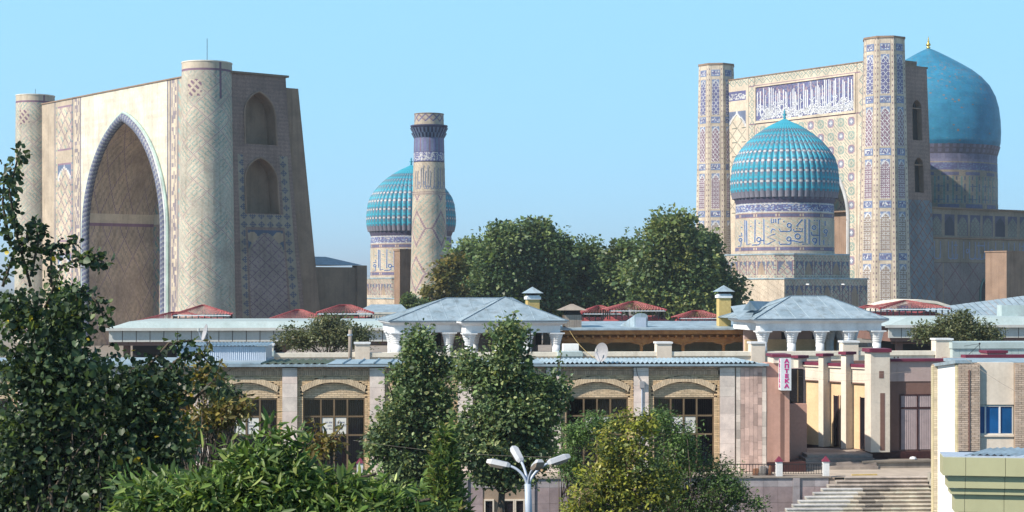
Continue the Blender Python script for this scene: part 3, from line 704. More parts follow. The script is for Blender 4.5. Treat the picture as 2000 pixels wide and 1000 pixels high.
# star field in the spandrels
sp_ = ins & (zz < 34.9); per = 11
p, q = I % per - per // 2, J % per - per // 2; odd = ((I // per) + (J // per)) % 2
rad = np.hypot(p, q); c[sp_] = CREAM * 1.22
c[sp_ & (odd == 0) & (rad < 3.9)] = PURP * 1.6 + .06; c[sp_ & (odd == 0) & (rad < 2.4)] = LBLUE * .6 + .12; c[sp_ & (odd == 0) & (rad < 1.2)] = WHITE
c[sp_ & (odd == 1) & (np.abs(rad - 3) < .8)] = TEALP * .8; c[sp_ & (odd == 1) & (rad < 1.1)] = TEALP * .7
c[sp_ & (rad > 4.6) & ((I + J) % 3 == 0)] = TEALP * .7
# left margin: small lettered box and tall lattice arch
lm = (sx > -35.2) & (sx < -30.8)
c[lm & (zz > 39.6) & (zz < 41.2)] = BLUE * 1.2; c[lm & (zz > 39.9) & (zz < 40.9) & (gg.random(I.shape) < .45)] = WHITE * .9
la = lm & (zz > 20) & (zz < 37.8); x = np.abs(sx + 33.0) / 2.2; lim = np.where(zz > 35.0, 1 - np.clip((zz - 35) / 2.5, 0, 1) ** 1.6, 1.2)
c[la] = CREAM * 1.3; A, B_ = (I + J) % 12, (I - J) % 12; c[la & ((A == 0) | (B_ == 0) | ((J % 12 == 6) & (I % 12 < 7)))] = np.array((.2, .22, .18)); c[la & (x > lim)] = LBLUE * .75; c[la & (np.abs(x - lim) < .1)] = WHITE
rm = (sx > -3.1) & (sx < -1.6); c[rm & ((J % 40) < 12)] = LBLUE * .8
mb = MB(); rect_panel(mb, s0, s1, 0, zt, 0, nu, nv, jitter(c, .07, 5), ~hole)
fac = part('facade', mb, M['tile'], tG)
# white calligraphy on the blue panel
g = random.Random(11); lines = []
u = -28.0
while u < -6.5:
    h = g.uniform(3.0, 5.2); z0 = 36.2 + g.uniform(0, .8); lines.append(([(u, z0), (u + g.uniform(-.1, .1), min(41.3, z0 + h))], g.choice((.13, .16, .2)))); u += g.choice((.28, .4, .55, .8))
for _ in range(150):
    x, z = g.uniform(-28, -6.8), 36.0 + abs(g.gauss(0, 1.0)) ; w = g.uniform(.6, 1.8); bow = g.uniform(-.45, .55)
    lines.append(([(x + w * k / 6, min(39.6, z + bow * math.sin(PI * k / 6) + .18 * math.sin(k * 2.1 + x))) for k in range(7)], g.choice((.1, .14, .18))))
for _ in range(45):
    x, z = g.uniform(-28, -6.8), g.uniform(36.2, 38.6); lines.append((ring_pts(x, z, g.uniform(.16, .28), 8), .11))
lines = [([(min(-6.4, p[0]), p[1]) for p in l], w) for l, w in lines]
mb = MB(); strokes(mb, lines, .15, lambda u, v: (u, -.03, v)); part('inscription', mb, M['chalk'], fac, tG, kind='stuff')
mb = MB()
for a0, a1, b0, b1 in ((-28.6, -5.9, 41.5, 41.75), (-28.6, -5.9, 35.45, 35.75), (-28.6, -28.3, 35.75, 41.5), (-6.2, -5.9, 35.75, 41.5)): mb.box(a0, a1, -.16, .05, b0, b1, tuple(CREAM * 1.2))
part('panel_frame', mb, M['tile'], fac, tG)
mb = MB().box(s0 - .2, s1, -.1, .8, zt, zt + .16); part('parapet', mb, M['brick_old'], tG)
arc = [(ac - hw, 0.), (ac - hw, hz_)] + [(ac + x, hz_ + z) for x, z in arch_curve(hw, hs_, 30)] + [(ac + hw, hz_), (ac + hw, 0.)]
mb = MB().tube([(x, -.05, z) for x, z in arc], .32, 8, col=tuple(WHITE * .8)); part('arch_trim', mb, M['tile'], tG, smooth=True)
cur = [(ac - hw, 0)] + [(ac - hw, z) for z in np.linspace(.5, hz_, 30)] + [(ac + x, hz_ + z) for x, z in arch_curve(hw, hs_, 30)[1:-1]] + [(ac + hw, z) for z in np.linspace(hz_, 0, 12)]
cs_ = np.array([p[0] for p in cur]); cz_ = np.array([p[1] for p in cur]); nn = len(cur) - 1
I, J = IJ(nn, 40); ui = np.arange(nn + 1, dtype=float); mb = MB()
mb.grid(lambda U, V: (np.interp(U, ui, cs_), V * .3, np.interp(U, ui, cz_)), nn, 40, bannai(I, J, 14, CREAM * .9, CREAMD, PURP * 1.6, 3)); part('vault', mb, M['tile'], tG)
I, J = IJ(60, 90); mb = MB(); rect_panel(mb, ac - 10, ac + 10, 0, 31, 12, 60, 90, bannai(I, J, 14, CREAM, TEALP, PURP * 1.5, 6)); part('back_wall', mb, M['tile'], tG)
mb = MB().quad((s0, 0, zt), (2.6, 0, zt), (2.6, 6.4, zt), (s0, 6.4, zt)); mb.quad((s0, 6.4, 0), (2.6, 6.4, 0), (2.6, 6.4, zt), (s0, 6.4, zt), None); mb.quad((s0, 0, 0), (s0, 6.4, 0), (s0, 6.4, zt), (s0, 0, zt))
# keep the vault clear of the rear wall: the wall stands only beside and above it
mb = MB().box(s0, ac - hw - .1, .02, 6.4, 0, zt).box(ac + hw + .1, 1.0, .02, 6.4, 0, zt).box(ac - hw - .1, ac + hw + .1, .02, 6.4, hz_ + hs_ + .3, zt); part('wall_core', mb, M['brick_old'], tG)
mb = MB().box(ac - hw - .5, ac + hw + .5, 12.1, 13.0, 0, 32); part('rear_wall', mb, M['brick_old'], tG)

def octa_tower(s, d, ra, rb, z1, lab):
    ks = range(8); body = MB(); z0 = 0
    rz = lambda z: rb + (ra - rb) * (z / z1)
    o = None
    for k in ks:
        n_ = np.array((math.sin(k * PI / 4), -math.cos(k * PI / 4))); e_ = np.array((math.cos(k * PI / 4), math.sin(k * PI / 4)))
        nu, nv = 18, int(z1 / .3); I, J = IJ(nu, nv); c = c0(I, J, CREAM * 1.15)
        c[((I == 1) | (I == nu - 2)) & (J % 3 == 0)] = PURP * 1.2; c[((I == 3) | (I == nu - 4))] = CREAMD * .95
        def fn(U, V):
            z = V / nv * z1; ap = rb + (ra - rb) * V / nv; w = ap * math.tan(PI / 8)
            q = (U / nu * 2 - 1) * w; return s + n_[0] * ap + e_[0] * q, d + n_[1] * ap + e_[1] * q, z
        body.grid(fn, nu, nv, jitter(c, .08, k))
    o = part('tower', body, M['tile'], tG, label=lab)
    levels = [z1 - 1.4 - 8.05 * i for i in range(6)]
    for k in (-1, 0, 1, 2, 3):
        n_ = np.array((math.sin(k * PI / 4), -math.cos(k * PI / 4))); e_ = np.array((math.cos(k * PI / 4), math.sin(k * PI / 4)))
        for li, zc in enumerate(levels):
            for kind, zb, ztp in (('c', zc - .55, zc + .55), ('a', zc - 7.35, zc - .95)):
                if ztp < .5: continue
                zb = max(zb, .1); nu, nv = 12, max(4, int((ztp - zb) / .17)); I, J = IJ(nu, nv)
                c = cartouche(I, J, nu, nv, li * 8 + k + 20) if kind == 'c' else lattice(I, J, nu, nv, (6, 5, 4)[min(li, 2)], BLUE * 1.1 if li < 1 else (BRN * .75 if li > 2 else PURP * 1.4), WHITE * .92, True, li + 3)
                def fn(U, V):
                    z = zb + V / nv * (ztp - zb); ap = rb + (ra - rb) * z / z1 + .03; w = ap * math.tan(PI / 8) * .60
                    q = (U / nu * 2 - 1) * w; return s + n_[0] * ap + e_[0] * q, d + n_[1] * ap + e_[1] * q, z
                mb = MB(); mb.grid(fn, nu, nv, c); part('tile_panel', mb, M['glaze'], o, tG)
    oc = lambda r: [(s + r / math.cos(PI / 8) * math.cos(PI / 8 + i * PI / 4), d + r / math.cos(PI / 8) * math.sin(PI / 8 + i * PI / 4)) for i in range(8)]
    mb = MB().prism(oc(ra + .1), 'z', z1, z1 + .3); part('coping', mb, M['brick_old'], o, tG)
    return o
octa_tower(0, 0, 3.05, 4.05, 46.2, 'near octagonal tower of lattice panels')
octa_tower(-SR, 0, 2.95, 3.75, 46.0, 'far octagonal tower of lattice panels')
# flank of the portal with two windows and a lattice field
SW = 2.9; dF = 6.5
nu, nv = 55, 280; I, J = IJ(nu, nv); dd = (I + .5) / nu * dF; zz = (J + .5) / nv * 42
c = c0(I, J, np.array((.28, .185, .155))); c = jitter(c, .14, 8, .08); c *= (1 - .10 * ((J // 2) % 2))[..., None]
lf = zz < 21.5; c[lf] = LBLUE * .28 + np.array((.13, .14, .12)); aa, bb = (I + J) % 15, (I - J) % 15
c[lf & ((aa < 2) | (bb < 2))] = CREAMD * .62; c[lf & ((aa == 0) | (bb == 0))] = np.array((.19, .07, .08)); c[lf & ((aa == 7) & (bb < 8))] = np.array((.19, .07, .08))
W2 = ((3.0, 5.0, 30.7, 37.0), (3.2, 5.0, 22.6, 28.1)); hole = np.zeros(I.shape, bool)
for n_ in W2: hole |= niche_mask(dd, zz, *n_)
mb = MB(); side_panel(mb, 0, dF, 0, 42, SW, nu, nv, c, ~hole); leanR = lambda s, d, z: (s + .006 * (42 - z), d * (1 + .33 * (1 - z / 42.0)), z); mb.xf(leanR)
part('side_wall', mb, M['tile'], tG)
for d0, d1, zb, za in W2:
    hwn = (d1 - d0) / 2; h = hwn * 1.35; zs = za - h; mid = (d0 + d1) / 2
    oc = [(mid - hwn, zb)] + [(mid + x, zs + z) for x, z in arch_curve(hwn, h, 8)] + [(mid + hwn, zb)]; n_ = len(oc)
    mb = MB(); v = [(SW + .03, p_, q_) for p_, q_ in oc] + [(SW - 1.0, p_, q_) for p_, q_ in oc]
    mb.add(v, [(i, (i + 1) % n_, (i + 1) % n_ + n_, i + n_) for i in range(n_)]); mb.xf(leanR)
    wv = part('window', mb, M['brick_old'], tG)
    mb = MB().add([leanR(SW - .95, p_, q_) for p_, q_ in oc], [tuple(range(n_))]); part('pane', mb, M['dark'], wv, tG)
    mb = MB().box(SW - .3, SW - .1, d0, d1, zs - .05, zs + .12); mb.xf(leanR); part('transom', mb, M['brick_old'], wv, tG)
mb = MB().box(-1, 2.9, -.0, dF + .3, 42.0, 42.25); part('parapet', mb, M['brick_dark'], tG)
mb = MB().quad((2.6, dF, 0), (-4, dF, 0), (-4, dF, 42), (2.6, dF, 42)); mb.xf(leanR); part('flank_return', mb, M['brick_old'], tG)

tD = T('blue_domed_hall', 'great hall with smooth blue dome and gilded finial behind the portal', 'mosque', R_f, -19, 32.5, 0)
DX, DY = -19.0, 32.5; YD = R_f.Y(DX, DY); KD = YD / F; ZD = lambda y: CZ + (HZ - y) * KD
prof = [(133, 292), (136, 283), (137, 262), (136, 240), (133, 215), (127, 193), (116, 171.5), (101, 154.5), (84, 140.5), (64, 128), (42, 115), (22, 104), (8, 97), (1, 94.5)]
ys = np.array([p_[1] for p_ in prof]); rs = np.array([p_[0] for p_ in prof]); al = np.r_[0, np.cumsum(np.hypot(np.diff(ys), np.diff(rs)))]
nt_, nv = 200, 120; I, J = IJ(nt_, nv); q = np.linspace(0, al[-1], nv + 1); pr_ = np.interp(q, al, rs) * KD; pz_ = np.array([ZD(v) for v in np.interp(q, al, ys)])
c = c0(I, J, np.array((.03, .215, .36))); g_ = np.random.default_rng(12)
u_ = J / nv; c *= (1 + .14 * (g_.random(I.shape) - .5))[..., None]; c[(g_.random(I.shape) < .25)] = np.array((.033, .215, .385))
wear = (g_.random(I.shape) < (.05 + .28 * np.exp(-((u_ - .52) / .16) ** 2) + .16 * (u_ > .62))) ; c[wear & (g_.random(I.shape) < .5)] = np.array((.08, .22, .33))
c[wear & (g_.random(I.shape) < .12)] = np.array((.24, .18, .16))
mb = MB(); uj = np.arange(nv + 1, dtype=float)
mb.grid(lambda U, V: (DX + np.interp(V, uj, pr_) * np.cos(2 * PI * U / nt_), DY + np.interp(V, uj, pr_) * np.sin(2 * PI * U / nt_), np.interp(V, uj, pz_)), nt_, nv, c)
dm = part('dome', mb, M['glaze'], tD, smooth=True)
mb = MB().lathe([(3 * KD, ZD(96)), (4.5 * KD, ZD(93)), (1.6 * KD, ZD(91.5)), (4.6 * KD, ZD(88.5)), (4.2 * KD, ZD(86)), (1.5 * KD, ZD(83.5)), (2.6 * KD, ZD(81.5)), (1.0 * KD, ZD(79.5)), (1.4 * KD, ZD(78)), (.2 * KD, ZD(71))], 14, (DX, DY)); part('finial', mb, M['gold'], dm, tD, smooth=True)
def dcyl(name, y0, y1, w0, w1, colf, nv):
    nt_ = 240; I, J = IJ(nt_, nv); mb = MB(); ra, rb = w0 * KD, w1 * KD; h = ZD(y1) - ZD(y0)
    mb.grid(lambda U, V: (DX + (ra + (rb - ra) * V / nv) * np.cos(2 * PI * U / nt_), DY + (ra + (rb - ra) * V / nv) * np.sin(2 * PI * U / nt_), ZD(y0) + h * V / nv), nt_, nv, jitter(colf(I, J, nv), .1, nv)); return part(name, mb, M['tile'], tD, smooth=True)
DK = np.array((.10, .10, .17))
dcyl('cornice', 309, 291, 130, 135.5, lambda I, J, n: np.where(((I % 4 < 2) & (J % 3 > 0))[..., None], DK * 1.5, DK * .8), 6)
dcyl('blue_band', 324, 309, 130, 130, lambda I, J, n: np.where((I % 9 < 7)[..., None] & (J > 1)[..., None], BLUE * .7 + .05, DK * 1.6), 6)
def lc(I, J, n): g = np.random.default_rng(3); c = c0(I, J, BLUE * 1.0); c[g.random(I.shape) < .35] = LBLUE * .7; c[(J == 0) | (J == n - 1)] = CREAMD * .6; return c
dcyl('lettered_band', 342, 324, 130.3, 130.3, lc, 8)
dcyl('ornament_band', 352, 342, 130.6, 130.6, lambda I, J, n: np.where(((I % 14 > 3) & (J > 0) & (J < n - 1))[..., None], BLUE * .8 + .04, CREAMD * .6), 5)
def kf_(I, J, n): c = c0(I, J, CREAMD * .68); c[(I % 5 == 0)] = TEAL * .6; c[(I % 5 == 2) & (J % 12 < 8)] = LBLUE * .45; c[(J % 14 == 3) & (I % 10 < 6)] = LBLUE * .45; return c
dcyl('inscription_band', 402, 352, 131, 131, kf_, 28)
dcyl('ornament_band', 418, 402, 131.4, 131.4, lambda I, J, n: np.where(((I % 16 > 3) & (J > 1) & (J < n - 1))[..., None], BLUE * .8 + .04, CREAMD * .6), 6)
# hall walls below the drum
xs1 = 2.3; zw = 20.3
mb = MB().box(-40, xs1 - .1, 8.0, 52, 0, zw); hall = part('hall_wall', mb, M['brick_old'], tD)
nu, nv = 300, 145; I, J = IJ(nu, nv); dd = 7.2 + (I + .5) / nu * 44; zz = (J + .5) / nv * zw
c = c0(I, J, CREAMD * .66); up = zz > 15.8
pw = 3.1; u = np.abs(((dd - 8) % pw) / pw - .5) * 2; inn = up & (u < .78) & (zz < 19.4) & (zz > 16.1)
c[up] = CREAMD * .66; c[up & ((I + J) % 4 == 0)] = BRN; c[inn] = BLUE * .55 + .03
lim = np.where(zz > 17.9, .74 * (1 - np.clip((zz - 17.9) / 1.3, 0, 1) ** 1.6), .74); ar = inn & (u < lim); c[ar] = TEAL * .35 + BRN * .45; c[ar & (((I + J) % 6 == 0) | ((I - J) % 6 == 0))] = PURP
wi = ar & (((dd - 8) // pw).astype(int) % 4 == 1); c[wi] = np.array((.02, .03, .07))
mid = (zz > 11.7) & (zz <= 15.6); g_ = np.random.default_rng(17); c[mid] = CREAMD * .62
c[(np.abs(zz - 15.7) < .14) | (np.abs(zz - 11.8) < .12)] = BRN * .55
low = zz < 11.7; c[low] = LBLUE * .22 + BRN * .55; aa, bb = (I + J) % 30, (I - J) % 30
c[low & ((aa < 2) | (bb < 2))] = np.array((.16, .075, .09)); c[low & (((I + J) % 10 == 5) & ((I - J) % 6 < 4))] = np.array((.20, .13, .12)); c[low & ((dd % 11) < .35)] = BRN * .9
mb = MB(); side_panel(mb, 7.2, 51.2, 0, zw, xs1, nu, nv, jitter(c * .85, .08, 4, .08)); tf = part('tiled_face', mb, M['tile'], hall, tD)
g = random.Random(21); lines = []; u = 9.0
while u < 50:
    lines.append([(u, 12.5), (u, 15.2)]); 
    if g.random() < .7: lines.append([(u, 12.6), (u + .6, 12.4), (u + 1.2, 12.5), (u + 1.3, 13.2)])
    if g.random() < .5: lines.append(ring_pts(u + .9, 13.7, .32, 8))
    if g.random() < .4: lines.append([(u + .4, 14.6), (u + 1.3, 14.6)])
    u += g.choice((.9, 1.4, 1.9))
mb = MB(); strokes(mb, lines, .2, lambda u, v: (xs1 + .04, u, v)); part('inscription', mb, M['glyphfade'], tf, tD, kind='stuff')
mb = MB().box(-40, xs1 + .35, 7.2, 52, zw, zw + .25); part('coping', mb, M['brick_dark'], hall, tD)
mb = MB().box(xs1 + .02, xs1 + .25, 7.2, 51, 15.62, 15.8); part('cornice', mb, M['brick_old'], hall, tD)
# pointed doorway in the hall
d0 = R_f.dpx(1921, xs1); oc = [(d0 - .9, 0)] + [(d0 + x, 7.0 + z) for x, z in arch_curve(.9, 2.2, 8)] + [(d0 + .9, 0)]
mb = MB().add([(xs1 + .05, p_, q_) for p_, q_ in oc], [tuple(range(len(oc)))]); dr = part('doorway', mb, M['dark'], hall, tD)
mb = MB().tube([(xs1 + .06, p_, q_) for p_, q_ in oc], .18, 6, col=tuple(TEAL * .5)); part('door_frame', mb, M['tile'], dr, tD)
# plain brick block at the right edge
fb = Fr(*at(1966, 500, 225).xy, -54)
tK = T('brick_block', 'plain flat-topped brick block at the right edge before the hall', 'building', fb)
part('wall', MB().box(-3.4, 0, -.0, 6, 0, 12.5), M['brick_old'], tK); part('coping', MB().box(-3.5, .1, -.1, 6.1, 12.5, 12.66), M['brick_old'], tK)
# ------------------------------------------------------------------ bazaar: shop row, terrace, stairs
A_ = Fr(0, 75.0, 2.0)
TE = -2.4                                                    # terrace edge (d) in front of the shops
mb = MB().quad((-45, TE, -.004), (60, TE, -.004), (60, 14, -.004), (-45, 14, -.004)); single('terrace', mb, M['terracestone'], None, None, A_, kind='structure')
mb = MB().quad((-400, 84, -.02), (400, 84, -.02), (400, 600, -.02), (-400, 600, -.02)); single('courtyard', mb, M['paving'], None, None, kind='structure')

def brick_face(mb, s0, s1, z0, z1, d, holes=None, bw=.25, bh=.078, gap=.013, depth=.05, seed=0, tone=(.68, .50, .31)):
    g = random.Random(seed); z = z0; row = 0
    while z < z1 - .03:
        zt_ = min(z1, z + bh - gap); x = s0 - (bw / 2 if row % 2 else 0)
        while x < s1:
            a0, a1 = max(x, s0), min(x + bw - gap, s1)
            if a1 - a0 > .03 and not (holes and holes((a0 + a1) / 2, (z + zt_) / 2)):
                k = g.uniform(.82, 1.12); h_ = g.uniform(-.02, .03); p = g.uniform(0, .006)
                mb.add([(a0, d - depth - p, z), (a1, d - depth - p, z), (a1, d - depth - p, zt_), (a0, d - depth - p, zt_), (a0, d, z), (a1, d, z), (a1, d, zt_), (a0, d, zt_)],
                       [(0, 1, 2, 3), (3, 2, 6, 7), (1, 5, 6, 2), (4, 0, 3, 7), (1, 0, 4, 5)], (tone[0] * k + h_ * .3, tone[1] * k, tone[2] * k - h_ * .3))
            x += bw
        z += bh; row += 1
tS = T('shop_row', 'long shop row with tan brick bays, shallow arches and marble pilasters', 'building', A_, 0, 1, 0)
pil = [-136, 36, 208, 380, 552, 722.5, 894, 1066, 1237, 1405]; PW = 29
RZ = 4.60                                                   # roof edge height
sL, sR_ = A_.s(-150), A_.s(1497)
part('rear_wall', MB().box(sL, sR_, 5.5, 6.0, 0, 4.3), M['mortar'], tS)
part('floor_slab', MB().box(sL, sR_, .3, 5.5, .0, .12), M['concrete'], tS)
part('ceiling', MB().box(sL, sR_, .12, 5.6, 4.2, 4.5), M['mortar'], tS)
part('eave', MB().box(sL, A_.s(1499), -.34, .6, RZ, RZ + .07), M['roofgal'], tS)
part('gutter', MB().box(sL, A_.s(1499), -.39, -.34, RZ - .02, RZ + .07), M['roofblue'], tS)
WT = 3.22
mslab = lambda g: tuple(np.array((.80, .71, .65)) * g.uniform(.86, 1.05) + np.array((g.uniform(0, .05), 0, -.01)))
gm = random.Random(5)
for bi in range(len(pil) - 1):
    b0, b1 = A_.s(pil[bi] + PW), A_.s(pil[bi + 1]); mid = (b0 + b1) / 2
    w0, w1 = b0 + .24, b1 - .22; hwv = (b1 - b0) / 2 - .22; rise = .42; spring = 3.48
    arcz = lambda x: spring + rise * (1 - ((x - mid) / hwv) ** 2)
    core = MB(); core.box(b0, w0, 0, .3, 0, WT).box(w1, b1, 0, .3, 0, WT).box(b0, b1, .12, .3, WT, RZ)
    bay = part('bay', core, M['mortar'], tS)
    mbk = MB(); sold0, sold1 = RZ - .40, RZ - .20
    ring = lambda x, z: abs(x - mid) < hwv + .04 and arcz(x) - .02 < z < arcz(x) + .25
    brick_face(mbk, b0, w0, .02, WT, 0, None, seed=bi); brick_face(mbk, w1, b1, .02, WT, 0, None, seed=bi + 9)
    inside = lambda x, z: abs(x - mid) < hwv and z < arcz(x) + .1
    brick_face(mbk, b0, b1, WT, sold0, .12, lambda x, z: ring(x, z) or inside(x, z), depth=.17, seed=bi + 20)
    brick_face(mbk, b0, b1, sold1, RZ - .02, .12, None, depth=.18, seed=bi + 30, tone=(.58, .40, .28))
    brick_face(mbk, mid - hwv, mid + hwv, WT, spring + rise, .12, lambda x, z: ring(x, z) or z > arcz(x), depth=.022, seed=bi + 40, tone=(.68, .53, .36))
    x = b0
    while x < b1 - .05:
        mbk.box(x, x + .066, -.07, .12, sold0 + .005, sold1 - .012, tuple(np.array((.60, .43, .30)) * gm.uniform(.85, 1.1))); x += .08
    nvs = 40
    for i in range(nvs):
        x0_, x1_ = mid - hwv + 2 * hwv * i / nvs, mid - hwv + 2 * hwv * (i + .84) / nvs
        za, zb = arcz(x0_), arcz(x1_); tl0 = -(x0_ - mid) / hwv * -.07; tl1 = -(x1_ - mid) / hwv * -.07
        k = gm.uniform(.85, 1.1); cc = (.70 * k, .55 * k, .38 * k)
        mbk.add([(x0_, -.085, za), (x1_, -.085, zb), (x1_ + tl1, -.085, zb + .24), (x0_ + tl0, -.085, za + .24), (x0_, .12, za), (x1_, .12, zb), (x1_ + tl1, .12, zb + .24), (x0_ + tl0, .12, za + .24)],
                [(0, 1, 2, 3), (3, 2, 6, 7), (1, 5, 6, 2), (4, 0, 3, 7), (1, 0, 4, 5)], cc)
    part('brickwork', mbk, M['tanbrick'], bay, tS, kind='stuff')
    # window wall: frame, panes, door, paper notices
    win = part('window', MB().box(w0, w1, .12, .20, WT - .07, WT).box(w0, w0 + .06, .12, .20, .12, WT - .07).box(w1 - .06, w1, .12, .20, .12, WT - .07).box(w0 + .06, w1 - .06, .12, .20, .12, .22), M['frame'], tS)
    cx = [w0 + .06, w0 + (w1 - w0) * .285, w0 + (w1 - w0) * .50, w0 + (w1 - w0) * .715, w1 - .06]; rz = [.22, 1.62, 2.42, WT - .07]
    mbf = MB()
    for x in cx[1:-1]: mbf.box(x - .035, x + .035, .10, .19, .22, WT - .07)
    for z in rz[1:-1]: mbf.box(w0 + .06, w1 - .06, .105, .185, z - .035, z + .035)
    part('mullions', mbf, M['frame'], win, tS)
    for i in range(4):
        for j in range(3):
            part('pane', MB().box(cx[i] + (.035 if i else 0), cx[i + 1] - (.035 if i < 3 else 0), .14, .15, rz[j] + (.035 if j else 0), rz[j + 1] - (.035 if j < 2 else 0)), M['glass'], win, tS)
    if bi in (3, 4, 7, 8):                                  # notices taped in the two middle panes
        for i in (1, 2):
            a0, a1 = cx[i] + .05, cx[i + 1] - .05; z0, z1 = rz[1] + .05, rz[2] - .05
            pp = part('notice', MB().box(a0, a1, .128, .134, z0, z1), M['paper'], win, tS)
            mb = MB(); ww = a1 - a0
            for k, (lx, rx) in enumerate(((.30, .92), (.42, .9), (.25, .9)) if i == 1 else ((.10, .80), (.10, .62 if bi > 5 else .95), (.12, .60))):
                x = a0 + ww * lx; zc = z1 - (z1 - z0) * (.30 + .20 * k)
                while x < a0 + ww * rx:
                    w_ = gm.choice((.022, .03, .035)); h_ = .034
                    if gm.random() > .12:
                        mb.box(x, x + .009, .1265, .128, zc - h_, zc + h_); mb.box(x + w_ - .008, x + w_, .1265, .128, zc - h_, zc + h_); q = gm.choice((-1, 0, 1)) * (h_ - .008); mb.box(x + .009, x + w_ - .008, .1265, .128, zc + q - .007, zc + q + .007)
                    x += w_ + .012
            part('lettering', mb, M['ink'], win, tS, kind='stuff')
    if bi in (2, 6):
        for x in np.linspace(cx[3] + .08, cx[4] - .05, 9): pass
    for i in range(4):                                      # curtains and goods seen through the glass
        if gm.random() < .55:
            ca, cb_ = cx[i] + .06, cx[i + 1] - .06; zc0, zc1 = (rz[2] + .05, rz[3] - .04) if gm.random() < .6 else (rz[1] + .05, rz[3] - .04); cc = gm.choice(((.30, .24, .20), (.16, .15, .22), (.35, .33, .30), (.22, .12, .10)))
            nn_ = 12; mb = MB(); mb.grid(lambda U, V: (ca + (cb_ - ca) * U / nn_, .42 + .03 * (U % 2), zc0 + (zc1 - zc0) * V), nn_, 1, np.zeros((nn_, 1, 3)) + np.array(cc)); part('curtain', mb, M['curtain'], win, tS)
        if gm.random() < .6:
            ga = cx[i] + .1 + .3 * gm.random() * (cx[i + 1] - cx[i]); gw = gm.uniform(.2, .4); gz = gm.uniform(.9, 1.5); cc = gm.choice(((.55, .38, .05), (.35, .06, .06), (.1, .16, .35), (.45, .42, .4)))
            part('display_goods', MB().box(ga, ga + gw, .7, 1.0, .12, gz, cc, tx=.05, ty=.05), M['curtain'], win, tS)
    mbg = MB()                                              # curtains and bars behind the glass
    for i, x in enumerate(np.linspace(w0 + .1, w1 - .1, 26)): mbg.box(x, x + .012, .24, .26, .2, WT - .1)
    part('window_bars', mbg, M['iron'], win, tS, kind='stuff')
for p in pil:                                               # marble pilasters, slab by slab
    a0, a1 = A_.s(p), A_.s(p + PW); core = part('pilaster', MB().box(a0 + .01, a1 - .01, -.12, .3, 0, RZ - .06), M['mortar'], tS)
    z = .02
    while z < RZ - .1:
        h = min(gm.choice((.45, .6, .72)), RZ - .08 - z); 
        part('marble_slab', MB().box(a0, a1, -.155, -.12, z, z + h - .008, mslab(gm)), M['marble'], core, tS); z += h
# broad pink marble facing with its slabs
m0, m1 = A_.s(1437), A_.s(1496); core = part('marble_facing', MB().box(A_.s(1434), m1, -.10, .3, 0, RZ - .06), M['mortar'], tS)
ncol = 7; wcol = (m1 - m0) / ncol
for i in range(ncol):
    z = .02
    while z < RZ - .1:
        h = min(gm.uniform(.22, .75), RZ - .08 - z)
        if h < .08: h = RZ - .08 - z
        base = np.array((.70, .50, .43)) if 0 < i < 6 else np.array((.76, .66, .58))
        cc = tuple(base * gm.uniform(.80, 1.12) * (1.0 if gm.random() > .18 else .72)); p_ = gm.uniform(0, .008)
        part('marble_slab', MB().box(m0 + i * wcol, m0 + (i + 1) * wcol - .008, -.135 - p_, -.10, z, z + h - .008, cc), M['marble'], core, tS); z += h
# corrugated and standing-seam roof over the shops, shed-like pitch
def corr(mb, s0, s1, d0, d1, z0, z1, pitch=.16, amp=.03):
    n = int((s1 - s0) / pitch) * 4
    mb.grid(lambda U, V: (s0 + (s1 - s0) * U / n, d0 + (d1 - d0) * V, z0 + (z1 - z0) * V + amp * np.sin(U * PI / 2)), n, 1)
mb = MB(); corr(mb, A_.s(1060), A_.s(1478), -.3, 5.6, RZ + .13, RZ + .07, .2, .045); part('corrugated_roof', mb, M['roofgal'], tS)
sa, sb = A_.s(640), A_.s(1062); nsm = 14; rf = None
for i in range(nsm):
    x0_, x1_ = sa + (sb - sa) * i / nsm, sa + (sb - sa) * (i + 1) / nsm
    o = part('roof_sheet', MB().add([(x0_, -.3, RZ + .10), (x1_ - .01, -.3, RZ + .10), (x1_ - .01, 5.6, RZ + .05), (x0_, 5.6, RZ + .05)], [(0, 1, 2, 3)]), M['roofgal'], tS)
    mb = MB().add([(x1_ - .03, -.3, RZ + .10), (x1_ + .01, -.3, RZ + .10), (x1_ + .01, 5.6, RZ + .05), (x1_ - .03, 5.6, RZ + .05), (x1_ - .03, -.3, RZ + .16), (x1_ + .01, -.3, RZ + .16), (x1_ + .01, 5.6, RZ + .11), (x1_ - .03, 5.6, RZ + .11)], [(4, 5, 6, 7), (0, 1, 5, 4), (0, 4, 7, 3), (1, 2, 6, 5)])
    part('seam', mb, M['roofgal'], o, tS)
mb = MB(); corr(mb, A_.s(505), A_.s(642), -.1, 5.6, RZ + .10, RZ + .05, .3, .04); part('tile_roof', mb, M['greentile'], tS, label='patch of mossy green corrugated roof')
mb = MB().box(sL, A_.s(510), -.2, 5.6, RZ + .08, RZ + .15); part('flat_roof', mb, M['roofgal'], tS)
f0 = A_.s(330); f1 = A_.s(508)
xp = A_.s(1253); jb = part('junction_box', MB().box(xp - .10, xp + .10, -.26, -.165, A_.z(757, xp), A_.z(744, xp)), M['dishgrey'], tS)
part('conduit', MB().tube([(xp, -.19, .1), (xp, -.19, A_.z(757, xp))], .035, 6), M['steel'], jb, tS); part('loose_cable', MB().tube([(xp - .25, -.17, RZ - .08), (xp - .2, -.2, RZ - .4), (xp - .05, -.2, A_.z(744, xp))], .012, 4), M['iron'], jb, tS)
tC = T('roof_shed', 'low blue-grey corrugated metal shed on the shop roof', 'shed', A_, (f0 + f1) / 2, 3, RZ + .15)
